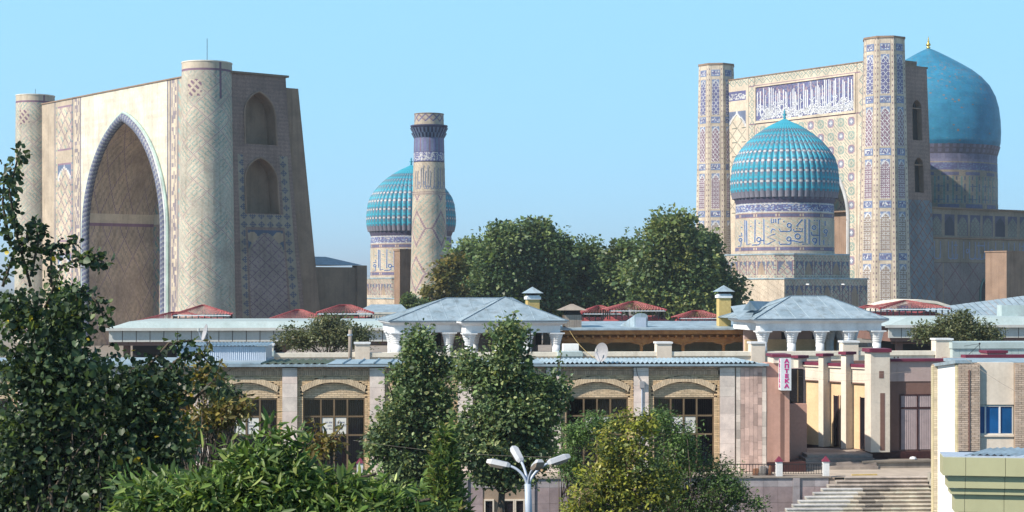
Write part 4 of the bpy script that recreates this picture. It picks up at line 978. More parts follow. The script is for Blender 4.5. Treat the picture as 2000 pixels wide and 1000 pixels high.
n = int((f1 - f0) / .09) * 2; mb = MB(); mb.grid(lambda U, V: (f0 + (f1 - f0) * U / n, 2.2 + .02 * (U % 2), RZ + .15 + V * .62), n, 1); part('front_sheet', mb, M['steel'], tC)
part('side_sheet', MB().box(f1 - .02, f1, 2.24, 5, RZ + .15, RZ + .76), M['steel'], tC)
mb = MB(); corr(mb, f0 - .1, f1 + .1, 2.05, 5.2, RZ + .80, RZ + .86, .16, .02); part('roof', mb, M['roofgal'], tC)

def dish(name, label, fr, s, d, z, r, yaw, tilt):
    t = T(name, label, 'satellite dish', fr, s, d, z, 'roof satellite dishes')
    Rm = Matrix.Rotation(math.radians(yaw), 3, 'Z') @ Matrix.Rotation(math.radians(tilt), 3, 'X')
    prof = [(r * u, .28 * r * u * u) for u in (.02, .25, .5, .75, .9, 1.0)]; mb = MB(); mb.lathe(prof, 28, caps=False)
    zc = r * .95
    mb.xf(lambda x, y, w: tuple(Rm @ Vector((x, y, w)) + Vector((s, d, z + zc)))); o = part('reflector', mb, M['dishgrey'], t, smooth=True)
    tip = Rm @ Vector((0, 0, r * .95)) + Vector((s, d, z + zc)); e0 = Rm @ Vector((0, -r, .28 * r)) + Vector((s, d, z + zc))
    part('feed_arm', MB().tube([e0, tip], .015, 5), M['steel'], t); part('receiver', MB().tube([tip, tip + Vector((0, 0, .12))], .05, 8), M['greypanel'], t)
    part('mast', MB().tube([(s, d + .05, z - .12), (s, d + .05, z + zc)], .03, 6), M['iron'], t); return t
s = A_.s(1178); dish('satellite_dish', 'large grey satellite dish at the front edge of the corrugated roof', A_, s, -.05, RZ + .16, .42, -52, 82)
s, = (A_.s(404, 3),); dish('satellite_dish', 'grey satellite dish on the shed roof near the left tree', A_, s, 3, RZ + .95, .40, -70, 75)

# pier with the pharmacy sign
tq = T('pharmacy', 'pink and ochre pharmacy with slim piers, slot windows and maroon copings', 'building', A_, A_.s(1600), 3, 0)
q0, q1 = A_.s(1496.5), A_.s(1541)
part('pier', MB().box(q0, q1, -.12, .9, .42, RZ + .1), M['pink'], tq)
part('plinth', MB().box(q0 - .0, A_.s(1572), -.22, .9, 0, .42), M['granite'], tq)
x0, x1 = A_.s(1523), A_.s(1531); part('slot', MB().box(x0, x1, -.125, -.11, .46, A_.z(768, x0)), M['brownwall'], tq)
a0, a1 = A_.s(1509), A_.s(1541.5); ztp = A_.z(697, a0); o = part('pier_head', MB().box(a0, a1, -.2, 1.2, RZ + .1, ztp), M['palecream'], tq); part('coping', MB().box(a0 - .06, a1 + .03, -.28, 1.28, ztp, ztp + .12), M['maroon'], o, tq)
# sign box
tg_ = T('pharmacy_sign', 'white box sign with magenta vertical lettering on the pink pier', 'sign', A_, A_.s(1530), -.5, 3.3)
g0, g1 = A_.s(1518.5, -.9), A_.s(1541.5, -.3); zt_, zb_ = A_.z(700, g0, -.5), A_.z(762, g0, -.5)
gx0 = g1 - .44
sg = part('box', MB().box(gx0, g1, -.75, -.13, zb_, zt_), M['signwhite'], tg_)
part('bracket', MB().box(gx0 + .1, gx0 + .16, -.14, -.10, zb_ + .1, zt_ - .1), M['iron'], tg_)
def letters(ch, size):
    cu = bpy.data.curves.new('letter', 'FONT'); cu.body = ch; cu.size = size; cu.align_x = 'CENTER'; cu.offset = .012; cu.extrude = .006
    ob = bpy.data.objects.new('letter_source', cu); COL.objects.link(ob); dg = bpy.context.evaluated_depsgraph_get(); dg.update()
    ev = ob.evaluated_get(dg); me = bpy.data.meshes.new_from_object(ev); bpy.data.objects.remove(ob); return me
H = zt_ - zb_
for i, ch in enumerate('\u0410\u041f\u0422\u0415\u041a\u0410'):
    me = letters(ch, .215); me.materials.append(M['magenta'])
    zc = zt_ - H * (i + .80) / 6.35
    o = bpy.data.objects.new('letter', me); COL.objects.link(o); o.parent = sg; o.location = Vector(((gx0 + g1) / 2 + .02, -.757, zc)) - Vector(tg_.off); o.rotation_euler = (PI / 2, 0, 0); o.scale = (1.25, 1.0, 1)
    o = bpy.data.objects.new('letter', me); COL.objects.link(o); o.parent = sg; o.location = Vector((gx0 - .007, -.44, zc)) - Vector(tg_.off); o.rotation_euler = (PI / 2, 0, -PI / 2); o.scale = (1.25, 1.0, 1)
# receding front with piers: from far (px 1563) to near (px 1712)
pA, pB = at(1728, 700, 78.0), at(1556, 700, 82.3); vd = (pA - pB); vd.z = 0; ln = vd.length
Q = Fr(pB.x, pB.y, math.degrees(math.atan2(vd.y, vd.x)))          # s runs from the far pier towards the near one
zfl = .58
part('rear_mass', MB().box(A_.s(1560, 9), A_.s(1825, 9), 9, 9.4, 0, 4.4), M['brownwall'], tq)
class _Q: pass
def qpart(name, mb, mat, parent=None, **k):                       # pieces given in the receding frame Q, moved into the building's frame
    def conv(s, d, z):
        w = Q.w(s, d, z) - Vector((A_.x, A_.y, 0)); return (w.x * A_.c + w.y * A_.n, -w.x * A_.n + w.y * A_.c, z)
    mb.xf(conv); return part(name, mb, mat, parent if parent else tq, tq if parent else None, **k)
def lvl(px, py): s = Q.s(px); return Q.z(py, s)
wl_ = qpart('front_wall', MB().box(0, ln, .25, .5, zfl, 3.62), M['ochre'])
qpart('frieze', MB().box(-.1, ln, .16, .5, 3.62, 4.25), M['palecream']); qpart('frieze_ledge', MB().box(-.1, ln, .08, .2, 4.25, 4.33), M['palecream'])
qpart('roof_edge', MB().box(-.1, ln, .06, .6, 4.33, 4.47), M['maroon'])
qpart('plinth', MB().box(-.2, ln, .18, .5, 0, zfl), M['granite'])
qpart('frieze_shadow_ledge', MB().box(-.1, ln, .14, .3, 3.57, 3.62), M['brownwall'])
for i, (px, py, wpx, h0) in enumerate(((1556.5, 699, 20, 0), (1605, 695.5, 24, 0), (1649, 692, 24, 0))):
    s = Q.s(px); s2 = s + .30
    zt2 = CZ + (HZ - py) * Q.Y(s) / F
    o = qpart('pier', MB().box(s, s2, -.22, .3, zfl, zt2), M['palecream']); qpart('coping', MB().box(s - .08, s2 + .08, -.32, .4, zt2, zt2 + .13), M['maroon'], o)
    qpart('pier_foot', MB().box(s - .03, s2 + .03, -.25, .3, 0, zfl), M['granite'], o)
    qpart('slot', MB().box(s + .02, s2 - .1, -.425, -.41, 1.0, 2.9), M['brownwall'], o) if i == 9 else None
    qpart('slot', MB().box(s - .004, s + .01, -.12, .0, 1.5, 2.6), M['dark'], o); qpart('slot', MB().box(s - .004, s + .01, -.12, .0, 3.1, 3.7), M['dark'], o)
ps = [Q.s(p) for p in (1556.5, 1605, 1649, 1697)]
for a_, b_ in zip(ps[:-1], ps[1:]):                               # slot windows
    for f_ in ((.86,) if a_ == ps[0] else (.50, .80) if a_ == ps[1] else (.62,)):
        c_ = a_ + (b_ - a_) * f_; w = qpart('slot_window', MB().box(c_ - .13, c_ + .13, .22, .26, zfl + .02, 2.95), M['pane']); qpart('window_frame', MB().box(c_ - .16, c_ - .13, .2, .26, zfl + .02, 2.98).box(c_ + .13, c_ + .16, .2, .26, zfl + .02, 2.98), M['brownwall'], w)
# dark doorway bay beside the sign pier, brick-red wall below it
dw0, dw1 = A_.s(1541.5, 3.5), A_.s(1560, 3.5)
o = part('stair_bay', MB().box(dw0 - .5, dw1 + .3, 3.5, 3.9, 0, 4.3), M['pinkpale'], tq); part('dark_window', MB().box(dw0 - .3, dw1 + .2, 3.44, 3.5, A_.z(788, dw0, 3.4), A_.z(720, dw0, 3.4)), M['pane'], o, tq)
part('window_frame', MB().box(dw0 + .35, dw0 + .40, 3.42, 3.45, A_.z(786, dw0, 3.4), A_.z(722, dw0, 3.4)), M['frame'], o, tq)
part('low_wall', MB().box(dw0 - .4, dw1 + .25, 2.9, 3.3, 0, A_.z(789, dw0, 2.9)), M['pink'], tq)
# right-hand plain wall with blinds window
V_ = Fr(*at(1731, 700, 78.0).xy, 7.0)
def vpart(name, mb, mat, parent=None, **k):
    def conv(s, d, z):
        w = V_.w(s, d, z) - Vector((A_.x, A_.y, 0)); return (w.x * A_.c + w.y * A_.n, -w.x * A_.n + w.y * A_.c, z)
    mb.xf(conv); return part(name, mb, mat, parent if parent else tq, tq if parent else None, **k)
ns = V_.s(1700); nE = V_.s(1850)
pz_t = CZ + (HZ - 687.5) * V_.Y(ns) / F
o = vpart('front_pier', MB().box(V_.s(1696), V_.s(1733), -.35, .5, .62, pz_t), M['palecream']); vpart('coping', MB().box(V_.s(1692), V_.s(1735), -.45, .6, pz_t, pz_t + .16), M['maroon'], o)
vpart('square_vent', MB().box(V_.s(1712), V_.s(1721), -.36, -.34, V_.z(738, ns), V_.z(724, ns)), M['brownwall'], o); vpart('slot', MB().box(V_.s(1714), V_.s(1723), -.36, -.34, .7, V_.z(767, ns)), M['brownwall'], o)
vpart('wall', MB().box(V_.s(1733), nE, 0, .4, .62, V_.z(745, 0)), M['brownwall']); vpart('wall_band', MB().box(V_.s(1733), nE, -.03, .4, V_.z(745, 0), V_.z(706, 0)), M['pinkpale'])
vpart('roof_edge', MB().box(V_.s(1733), nE + 1, -.15, .6, V_.z(706, 0), V_.z(701, 0)), M['maroon'])
vpart('plinth', MB().box(V_.s(1700), nE, -.12, .4, 0, .62), M['granite'])
w0, w1 = V_.s(1757), V_.s(1818); wz0, wz1 = V_.z(878, w0), V_.z(770, w0)
wn_ = vpart('blinds_window', MB().box(w0, w1, -.04, .02, wz1 - .06, wz1).box(w0, w0 + .06, -.04, .02, wz0, wz1 - .06).box(V_.s(1790), V_.s(1793), -.05, .02, wz0, wz1 - .06).box(w0 + .06, V_.s(1790), -.045, .02, V_.z(797, 0) - .04, V_.z(797, 0) + .04).box(V_.s(1793), w1, -.045, .02, V_.z(797, 0) - .04, V_.z(797, 0) + .04), M['granite'])
x = w0 + .06
while x < w1 - .02:
    vpart('blind_slat', MB().add([(x, -.012, wz0), (x + .075, -.03, wz0), (x + .075, -.03, wz1 - .07), (x, -.012, wz1 - .07)], [(0, 1, 2, 3)]), M['blind'], wn_); x += .085
vpart('roof_box', MB().box(V_.s(1925, 1), V_.s(1962, 1), .8, 1.6, 4.4, V_.z(690, 2, 1)), M['pinkpale']); 
vpart('roof_box_coping', MB().box(V_.s(1923, 1), V_.s(1964, 1), .72, 1.68, V_.z(690, 2, 1), V_.z(685, 2, 1)), M['maroon'])
vpart('upper_wall', MB().box(nE, V_.s(2030), .5, .9, 2.0, V_.z(700, 0, .5)), M['pinkpale']); vpart('roof_edge', MB().box(nE + 1.02, V_.s(2030), .4, 1.0, V_.z(700, 0, .5) + .0, V_.z(694, 0, .5)), M['maroon'])
# ledge bench and inner steps
tL = T('stone_ledge', 'low stone ledge in front of the pharmacy window', 'ledge', V_, V_.s(1750), -.9, 0)
part('block', MB().box(V_.s(1684, -1), V_.s(1822, -1), -1.2, -.5, 0, .26, ), M['concrete'], tL); part('slab', MB().box(V_.s(1680, -1), V_.s(1822, -1), -1.28, -.45, .26, .33), M['paving'], tL)
single('rag_bundle', MB().lathe([(.05, .33), (.16, .36), (.13, .44), (.03, .47)], 9, (V_.s(1785, -1), -.9)), M['white'], 'small pale bundle lying on the stone ledge', 'bundle', V_, (V_.s(1785, -1), -.9, .33))
tI = T('entrance_steps', 'shaded entrance steps between the sign pier and the pharmacy front', 'steps', A_, A_.s(1620, 2), 2, 0)
for i in range(4):
    o = part('step', MB().box(A_.s(1556 + 6 * i, 2), A_.s(1706, 2) - .1, .7 + i * .35, 4.9, i * .14, (i + 1) * .14 - .004, tuple(np.array((.40, .34, .30)) * (1 + .1 * (i % 2)))), M['step'], tI)
# ------------------------------------------------------------------ white block on the right with the blue window
cor = at(1870, 700, 66.0); Cf = Fr(cor.x, cor.y, -3.0)
tR = T('corner_block', 'corner block with sunlit white side wall, brick piers and blue window', 'building', Cf, 2, 2, -2.3)
dfar = Cf.dpx(1828, 0); zt_ = CZ + (HZ - 709) * 66 / F; ztf = CZ + (HZ - 716) * Cf.Y(0, dfar) / F
mb = MB().add([(0, 0, -2.3), (0, dfar, -2.3), (0, dfar, ztf), (0, 0, zt_), (.3, 0, -2.3), (.3, dfar, -2.3), (.3, dfar, ztf), (.3, 0, zt_)], [(0, 3, 2, 1), (4, 5, 6, 7), (3, 7, 6, 2), (1, 2, 6, 5)])
part('white_wall', mb, M['whitebright'], tR)
mb = MB(); mb.add([(-.12, -.2, zt_), (-.12, dfar, ztf), (.5, dfar, ztf), (.5, -.2, zt_), (-.12, -.2, zt_ + .12), (-.12, dfar, ztf + .12), (.5, dfar, ztf + .12), (.5, -.2, zt_ + .12)], [(0, 1, 2, 3), (4, 7, 6, 5), (0, 4, 5, 1), (0, 3, 7, 4), (3, 2, 6, 7)]); part('eave', mb, M['roofgal'], tR)
b1 = Cf.s(1912); b2 = Cf.s(1980); b3 = Cf.s(2080)
for nm, x0_, x1_, dep in (('pier', 0.0, b1, -.18), ('pier', b2, b3, -.22)):
    o = part('brick_pier', MB().box(x0_ + .01, x1_ - .01, dep + .05, .4, -2.3, zt_), M['mortar'], tR)
    mbk = MB(); mid_ = (x0_ + x1_) / 2; 
    brick_face(mbk, x0_, x1_, -2.2, zt_ - .02, dep + .05, None, seed=3 + int(x0_), tone=(.52, .41, .33))
    part('brickwork', mbk, M['tanbrick'], o, tR, kind='stuff')
    if x0_ < .1:
        part('dark_strip', MB().box(mid_ - .03, mid_ + .03, dep - .03, dep + .02, -2.2, zt_ - .25), M['brownwall'], o, tR)
        mbk = MB(); z = -2.2
        while z < zt_ - .05:
            mbk.box(-.035, 0.0, -.13, .35, z, z + .065, tuple(np.array((.62, .55, .36)) * gm.uniform(.85, 1.1))); z += .078
        part('brickwork', mbk, M['tanbrick'], o, tR, kind='stuff')
o = part('brick_pier', MB().box(-.13, .15, dfar - .3, dfar + .2, -2.3, ztf + .1), M['mortar'], tR); mbk = MB(); brick_face(mbk, -.14, .16, -2.2, ztf + .08, dfar - .31, None, seed=77, tone=(.62, .54, .40)); z = -2.2
while z < ztf: mbk.box(-.17, -.13, dfar - .3, dfar + .15, z, z + .065, (.62, .55, .36)); z += .078
part('brickwork', mbk, M['tanbrick'], o, tR, kind='stuff')
part('wall', MB().box(b1, b2, 0, .3, -2.3, CZ + (HZ - 848) * 66 / F).box(b1, b2, 0, .3, CZ + (HZ - 790) * 66 / F, CZ + (HZ - 708) * 66 / F), M['palecream'], tR)
wz0, wz1 = CZ + (HZ - 848) * 66.3 / F, CZ + (HZ - 790) * 66.3 / F
wn_ = part('blue_window', MB().box(b1 + .01, b2 - .01, .04, .12, wz0, wz0 + .06).box(b1 + .01, b2 - .01, .04, .12, wz1 - .06, wz1).box(b1 + .01, b1 + .05, .04, .12, wz0 + .06, wz1 - .06).box(b2 - .05, b2 - .01, .04, .12, wz0 + .06, wz1 - .06), M['greypanel'], tR)
cx = [b1 + .05, Cf.s(1925), Cf.s(1953), b2 - .05]
for i in range(3):
    part('pane', MB().box(cx[i] + (.03 if i else 0), cx[i + 1] - (.03 if i < 2 else 0), .08, .09, wz0 + .06, wz1 - .06), M['paneblue'], wn_, tR)
    if i: part('mullion', MB().box(cx[i] - .03, cx[i] + .03, .035, .13, wz0 + .06, wz1 - .06), M['white'], wn_, tR)
part('roof', MB().box(.3, b3, .3, dfar, zt_ - .1, zt_ + .02), M['roofgal'], tR); part('far_side', MB().box(.3, b3, dfar, dfar + .3, -2.3, ztf), M['palecream'], tR)
part('sill', MB().box(b1, b2, -.06, .0, wz0 - .06, wz0), M['palecream'], wn_, tR)
# ------------------------------------------------------------------ olive clad kiosk at the lower right corner
Kf = Fr(*at(1842, 900, 45.0).xy, -9.0); KK = 45 / F
tO = T('kiosk', 'olive metal-clad kiosk with stepped fascia and corrugated roof, lower right corner', 'kiosk', Kf, 1.5, 1, -2.3)
ZK = lambda y: CZ + (HZ - y) * KK
part('body', MB().box(.60, 6, .45, 2.2, -2.3, ZK(895)), M['dark'], tO)
for (ya, yb, x0_, dd_) in ((893, 928.5, 0, 0), (930, 953.5, .13, .12), (955, 966.5, .21, .2), (968, 1002, .31, .3)):
    sm = [x0_, (1885 - 1842) * KK, (1960 - 1842) * KK, (2035 - 1842) * KK, (2110 - 1842) * KK]
    for i in range(4):
        part('fascia_panel', MB().box(sm[i] + (.006 if i else 0), sm[i + 1] - .006, dd_, dd_ + .08, ZK(yb), ZK(ya)), M['olive'], tO)
    part('fascia_panel', MB().box(x0_, x0_ + .08, dd_ + .085, 1.0, ZK(yb), ZK(ya)), M['olive'], tO)
part('roof_deck', MB().box(.02, 6, .05, 1.2, ZK(893) , ZK(893) + .03), M['steel'], tO)
mb = MB(); n = 120; mb.grid(lambda U, V: (.55 + U * .045 + .8 * V, .25 + 1.6 * V, ZK(891) + .0 + .05 * V + .022 * np.sin(U * PI / 2) + .03 * np.sin(U * .11)), n, 1); part('corrugated_roof', mb, M['roofgal'], tO)
# ------------------------------------------------------------------ stairs, retaining wall, railing
St = Fr(0, 72.58, 2.0); NS = 13
tT = T('stone_stairway', 'broad worn stone stairway climbing from the street to the terrace', 'stairs', St, St.s(1680), -2, -2.3)
rightpx = [1812, 1813, 1815, 1817, 1819, 1822, 1826, 1830, 1833, 1836, 1839, 1842, 1845, 1848]; leftpx = [1650, 1634, 1618, 1606, 1590, 1574, 1561, 1549, 1536, 1526, 1514, 1501, 1490, 1478]
for i in range(NS):
    d0 = -.31 * i; z1 = -.125 * i; nx = 16
    a0, a1 = St.s(leftpx[i], d0), St.s(rightpx[i], d0); g = random.Random(i); mb = MB(); xs = np.linspace(a0, a1, nx + 1)
    for k in range(nx):
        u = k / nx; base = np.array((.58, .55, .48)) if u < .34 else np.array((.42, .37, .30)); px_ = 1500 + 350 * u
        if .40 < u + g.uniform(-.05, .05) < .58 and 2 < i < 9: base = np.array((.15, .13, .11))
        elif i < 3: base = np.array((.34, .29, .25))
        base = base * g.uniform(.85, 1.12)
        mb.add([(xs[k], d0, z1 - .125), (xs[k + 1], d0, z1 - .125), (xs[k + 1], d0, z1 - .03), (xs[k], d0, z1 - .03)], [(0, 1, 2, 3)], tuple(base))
        mb.box(xs[k], xs[k + 1], d0 - .035, d0 + .36, z1 - .03, z1 - .003 * (i == 0), tuple(np.clip(base * 1.25 + .10, 0, .62)))  # treads and nosings coloured paler than the risers, painting the light on them
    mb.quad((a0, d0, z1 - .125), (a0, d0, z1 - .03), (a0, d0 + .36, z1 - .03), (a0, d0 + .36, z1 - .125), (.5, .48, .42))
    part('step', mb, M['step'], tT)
part('stair_core', MB().prism([(-.31 * NS - .0, -2.3), (.3, -2.3), (.3, -.03), (-.0, -.13), (-.31 * NS, -.125 * NS - .12)], 'x', St.s(1620), St.s(1806)), M['concrete'], tT)
g = random.Random(8)
for i in range(9):                                             # rough stone string beside the white wall
    a_ = St.s(1822 + 4.2 * i, -.4 * i); w = g.uniform(.25, .4); z = -.16 * i
    part('kerb_stone', MB().box(a_ - .25, a_ + w, -.45 * i - .35, -.45 * i + .1, z - .35, z + g.uniform(.12, .2), tuple(np.array((.42, .40, .35)) * g.uniform(.8, 1.15)), tx=.04, ty=.04), M['step'], tT)
tW = T('retaining_wall', 'marble-faced retaining wall below the terrace railing', 'wall', A_, A_.s(1560), TE, -2.3)
part('core', MB().box(A_.s(-150, TE), A_.s(1630, TE), TE, TE + .4, -2.3, -.01), M['mortar'], tW)
part('coping', MB().box(A_.s(-150, TE), A_.s(1622, TE), TE - .1, TE + .45, -.01, .05), M['concrete'], tW)
x = A_.s(900, TE); k = 0; xe = A_.s(1618, TE)
while x < xe - .02:
    w = .62 if k % 5 else .30; w = min(w, xe - x); pr = .035 if k % 5 else .10
    for (z0, z1) in ((-.38, -.015), (-1.05, -.39), (-1.7, -1.06), (-2.3, -1.71)):
        base = np.array((.36, .33, .35)) if z0 > -.5 or k % 5 == 0 else np.array((.34, .27, .28))
        if not (z0 < -.9 and (A_.s(948, TE) < x + w and x < A_.s(1024, TE))):
            part('marble_slab', MB().box(x + .004, x + w - .004, TE - pr, TE, z0, z1, tuple(base * gm.uniform(.85, 1.2))), M['marble'], tW)
    x += w; k += 1
for a0, a1 in ((948, 962), (985, 1002), (1008, 1022)):          # lower-storey openings behind the trees
    p0, p1 = A_.s(a0, TE), A_.s(a1, TE); o = part('window', MB().box(p0, p1, TE - .02, TE - .005, -2.3, -.92), M['pane'], tW)
    part('window_frame', MB().box(p0 - .06, p0, TE - .09, TE, -2.3, -.86).box(p1, p1 + .06, TE - .09, TE, -2.3, -.86).box(p0, p1, TE - .09, TE, -.92, -.86), M['palecream'], o, tW)
def fence_post(label, px, mat='white'):
    s = A_.s(px, TE); t = T('fence_post', label, 'fence post', A_, s, TE + .12, .05, 'white fence posts')
    part('shaft', MB().box(s - .13, s + .13, TE, TE + .26, .05, .66), M[mat], t)
    part('cap', MB().add([(s - .17, TE - .04, .66), (s + .17, TE - .04, .66), (s + .17, TE + .3, .66), (s - .17, TE + .3, .66), (s, TE + .13, .90)], [(0, 3, 2, 1), (0, 1, 4), (1, 2, 4), (2, 3, 4), (3, 0, 4)]), M['maroon'] if mat == 'white' else M['magenta'], t); return s
pa = fence_post('white fence post with maroon cap left of the railing below the sign', 1522.5); pb = fence_post('white fence post with maroon cap at the head of the stairs', 1614)
fence_post('small post with bright pink cap beside the left plane tree', 703)
def railing(label, s0, s1, n):
    t = T('railing', label, 'railing', A_, (s0 + s1) / 2, TE + .13, .05)
    part('top_rail', MB().box(s0, s1, TE + .11, TE + .15, .53, .565), M['iron'], t); part('bottom_rail', MB().box(s0, s1, TE + .11, TE + .15, .12, .145), M['iron'], t)
    me = MB().box(-.009, .009, -.009, .009, 0, .40).mesh('bar', M['iron'])
    for i in range(n): inst('bar', me, t, (s0 + (s1 - s0) * (i + .5) / n, TE + .13, .14))
railing('black iron railing between the two white fence posts', pa + .13, pb - .13, 16)
railing('black iron railing running left from the white post behind the bushes', A_.s(1395, TE), pa - .13, 20)
# heap of planks and sacks on the terrace
tH = T('rubbish_heap', 'heap of broken boards and rubble on the terrace behind the railing', 'heap', A_, A_.s(1488, -1.6), -1.6, 0)
g = random.Random(3)
for i in range(12):
    x = A_.s(1466 + 44 * g.random(), -1.6); w = g.uniform(.1, .3); h = g.uniform(.08, .42); yy = -1.9 + .5 * g.random()
    cc = g.choice(((.30, .15, .09), (.34, .32, .30), (.12, .11, .12), (.45, .43, .42), (.2, .17, .15)))
    mb = MB().box(-w / 2, w / 2, -.1, .1, 0, h, cc, tx=.02, ty=.03); rz = g.uniform(-.5, .5); ry = g.uniform(-.3, .3)
    mb.xf(lambda a_, b_, c_: (x + a_ * math.cos(ry) - c_ * math.sin(ry), yy + b_, c_ * math.cos(ry) + a_ * math.sin(ry) + .04)); part('rubble_piece', mb, M['step'], tH)
single('plank', MB().box(-.55, .55, -.07, .07, 0, .05).xf(lambda x, y, z: (St.s(1690, .6) + x, .75 + y + x * .1, z)), M['yellowbrick'], 'pale plank lying on the terrace at the top of the stairs', 'plank', St, (St.s(1690, .6), .75, 0))

# ------------------------------------------------------------------ cream parapet terrace behind the shops
B_ = Fr(0, 90.0, 5.0); zpar = 8 - 128 * 90 / F
tX = T('parapet_wall', 'long cream parapet wall with square piers above the shop roofs', 'wall', B_, 5, 0, 0)
part('wall', MB().box(B_.s(530), B_.s(1862), 0, .4, 0, zpar - .22), M['cream'], tX)
part('ledge', MB().box(B_.s(530), B_.s(1862), -.10, .5, zpar - .22, zpar), M['cream'], tX)
for (a0, a1, yt) in ((693, 722, 672), (1282, 1311, 671), (1466, 1493, 671), (1645, 1675, 669), (1826, 1858, 664), (502, 534, 675)):
    p0, p1 = B_.s(a0), B_.s(a1); zt2 = B_.z(yt, p0); o = part('pier', MB().box(p0, p1, -.16, .6, 0, zt2), M['palecream'], tX); part('cap', MB().box(p0 - .05, p1 + .05, -.22, .66, zt2, zt2 + .09), M['white'], o, tX)
    mx = (p0 + p1) / 2
    if a0 > 600 and a0 != 1466: part('recess', MB().box(mx - .13, mx + .13, -.17, -.155, zpar - .72, zpar - .32), M['pink'], o, tX); part('slot', MB().box(mx - .05, mx + .05, -.18, -.165, zpar - .70, zpar - .46), M['dark'], o, tX)
for px in (609, 615, 1201, 1208, 1384, 1391, 1567, 1574, 1747, 1754):
    p0 = B_.s(px); part('slot', MB().box(p0 - .035, p0 + .035, -.008, 0, zpar - .62, zpar - .30), M['brownwall'], tX)
tZ = T('celadon_fascia', 'pale green clad fascia at the right end of the parapet', 'fascia', B_, B_.s(1930), -.3, 0)
x0_, x1_ = B_.s(1861, -.6), B_.s(2040, -.6); zc0, zc1, zc2 = B_.z(699, x0_), B_.z(680, x0_), B_.z(668, x0_)
part('base', MB().box(x0_ + .2, x1_, -.2, 1.5, 0, zc0), M['brownwall'], tZ)
n = 14
for i in range(n): part('panel', MB().box(x0_ + (x1_ - x0_) * i / n + .006, x0_ + (x1_ - x0_) * (i + 1) / n - .006, -.6, -.5, zc0, zc1 - .01), M['celadon'], tZ)
part('core', MB().box(x0_, x1_, -.49, 1.5, zc0, zc2 - .06), M['celadon'], tZ); part('cap', MB().box(x0_ - .05, x1_, -.68, 1.6, zc1, zc2), M['celadon'], tZ)
for a0, a1, lab in ((395, 535, 'pale green clad roof edge left of the parapet behind the shed'), (1090, 1138, 'short pale green roof edge below the wooden porch')):
    x0_, x1_ = B_.s(a0, -.5), B_.s(a1, -.5); zz0, zz1 = B_.z(708, x0_, -.5), B_.z(687, x0_, -.5)
    t = T('clad_roof_edge', lab, 'roof edge', B_, (x0_ + x1_) / 2, 0, 0, 'clad roof edges')
    n = max(2, int((x1_ - x0_) / .7)); part('wall', MB().box(x0_ + .05, x1_ - .05, -.40, .9, 0, zz1 - .2), M['greypanel'], t)
    for i in range(n): part('panel', MB().box(x0_ + (x1_ - x0_) * i / n + .005, x0_ + (x1_ - x0_) * (i + 1) / n - .005, -.48, -.41, zz0, zz1 - .25), M['celadon'], t)
    part('cap', MB().box(x0_, x1_, -.55, .9, zz1 - .24, zz1), M['celadon'], t)
single('water_tank', MB().box(B_.s(1100, 1.2), B_.s(1131, 1.2), 1.2, 1.9, 3.9, B_.z(672, 2, 1.2), tx=.02), M['whitebright'], 'small white box on the roof beside the last white column', 'box', B_, (B_.s(1115, 1.2), 1.5, 3.9))
s = B_.s(683.5, -1.5); tV = T('vent_pipe', 'tall grey vent pipe by the parapet pier before the small tree', 'pipe', B_, s, -1.5, 4.4)
part('tube', MB().tube([(s, -1.5, 3.6), (s + .02, -1.5, B_.z(644, s, -1.5))], .10, 10), M['concrete'], tV, smooth=True); part('collar', MB().lathe([(.13, B_.z(654, s)), (.13, B_.z(651, s))], 10, (s, -1.5)), M['steel'], tV)
part('terrace_slab', MB().box(B_.s(500), B_.s(2040), .41, 50, 3.0, 3.3), M['concrete'], tX)

# ------------------------------------------------------------------ white columned pavilions
def column(t, s, d, z0, z1, r=.29):
    zc = z1 - .78
    o = part('column', MB().lathe([(r, z0), (r * .98, zc)], 16, (s, d)), M['white'], t, smooth=True)
    mb = MB(); k = 5                                        # scalloped capital, flaring tiers
    pr_ = []
    for i in range(k):
        ra = r * (1.02 + .62 * (i / k) ** 1.35); rb_ = r * (1.02 + .62 * ((i + 1) / k) ** 1.35); za = zc + .70 * i / k
        pr_ += [(ra, za), (rb_ + .02, za + .70 / k * .85), (rb_ - .005, za + .70 / k)]
    mb.lathe(pr_, 16, (s, d)); mb.box(s - r * 1.7, s + r * 1.7, d - r * 1.7, d + r * 1.7, zc + .70, zc + .779)
    part('capital', mb, M['white'], o, t); part('base_ring', MB().lathe([(r * 1.25, z0), (r * 1.25, z0 + .12), (r, z0 + .2)], 16, (s, d)), M['white'], o, t)
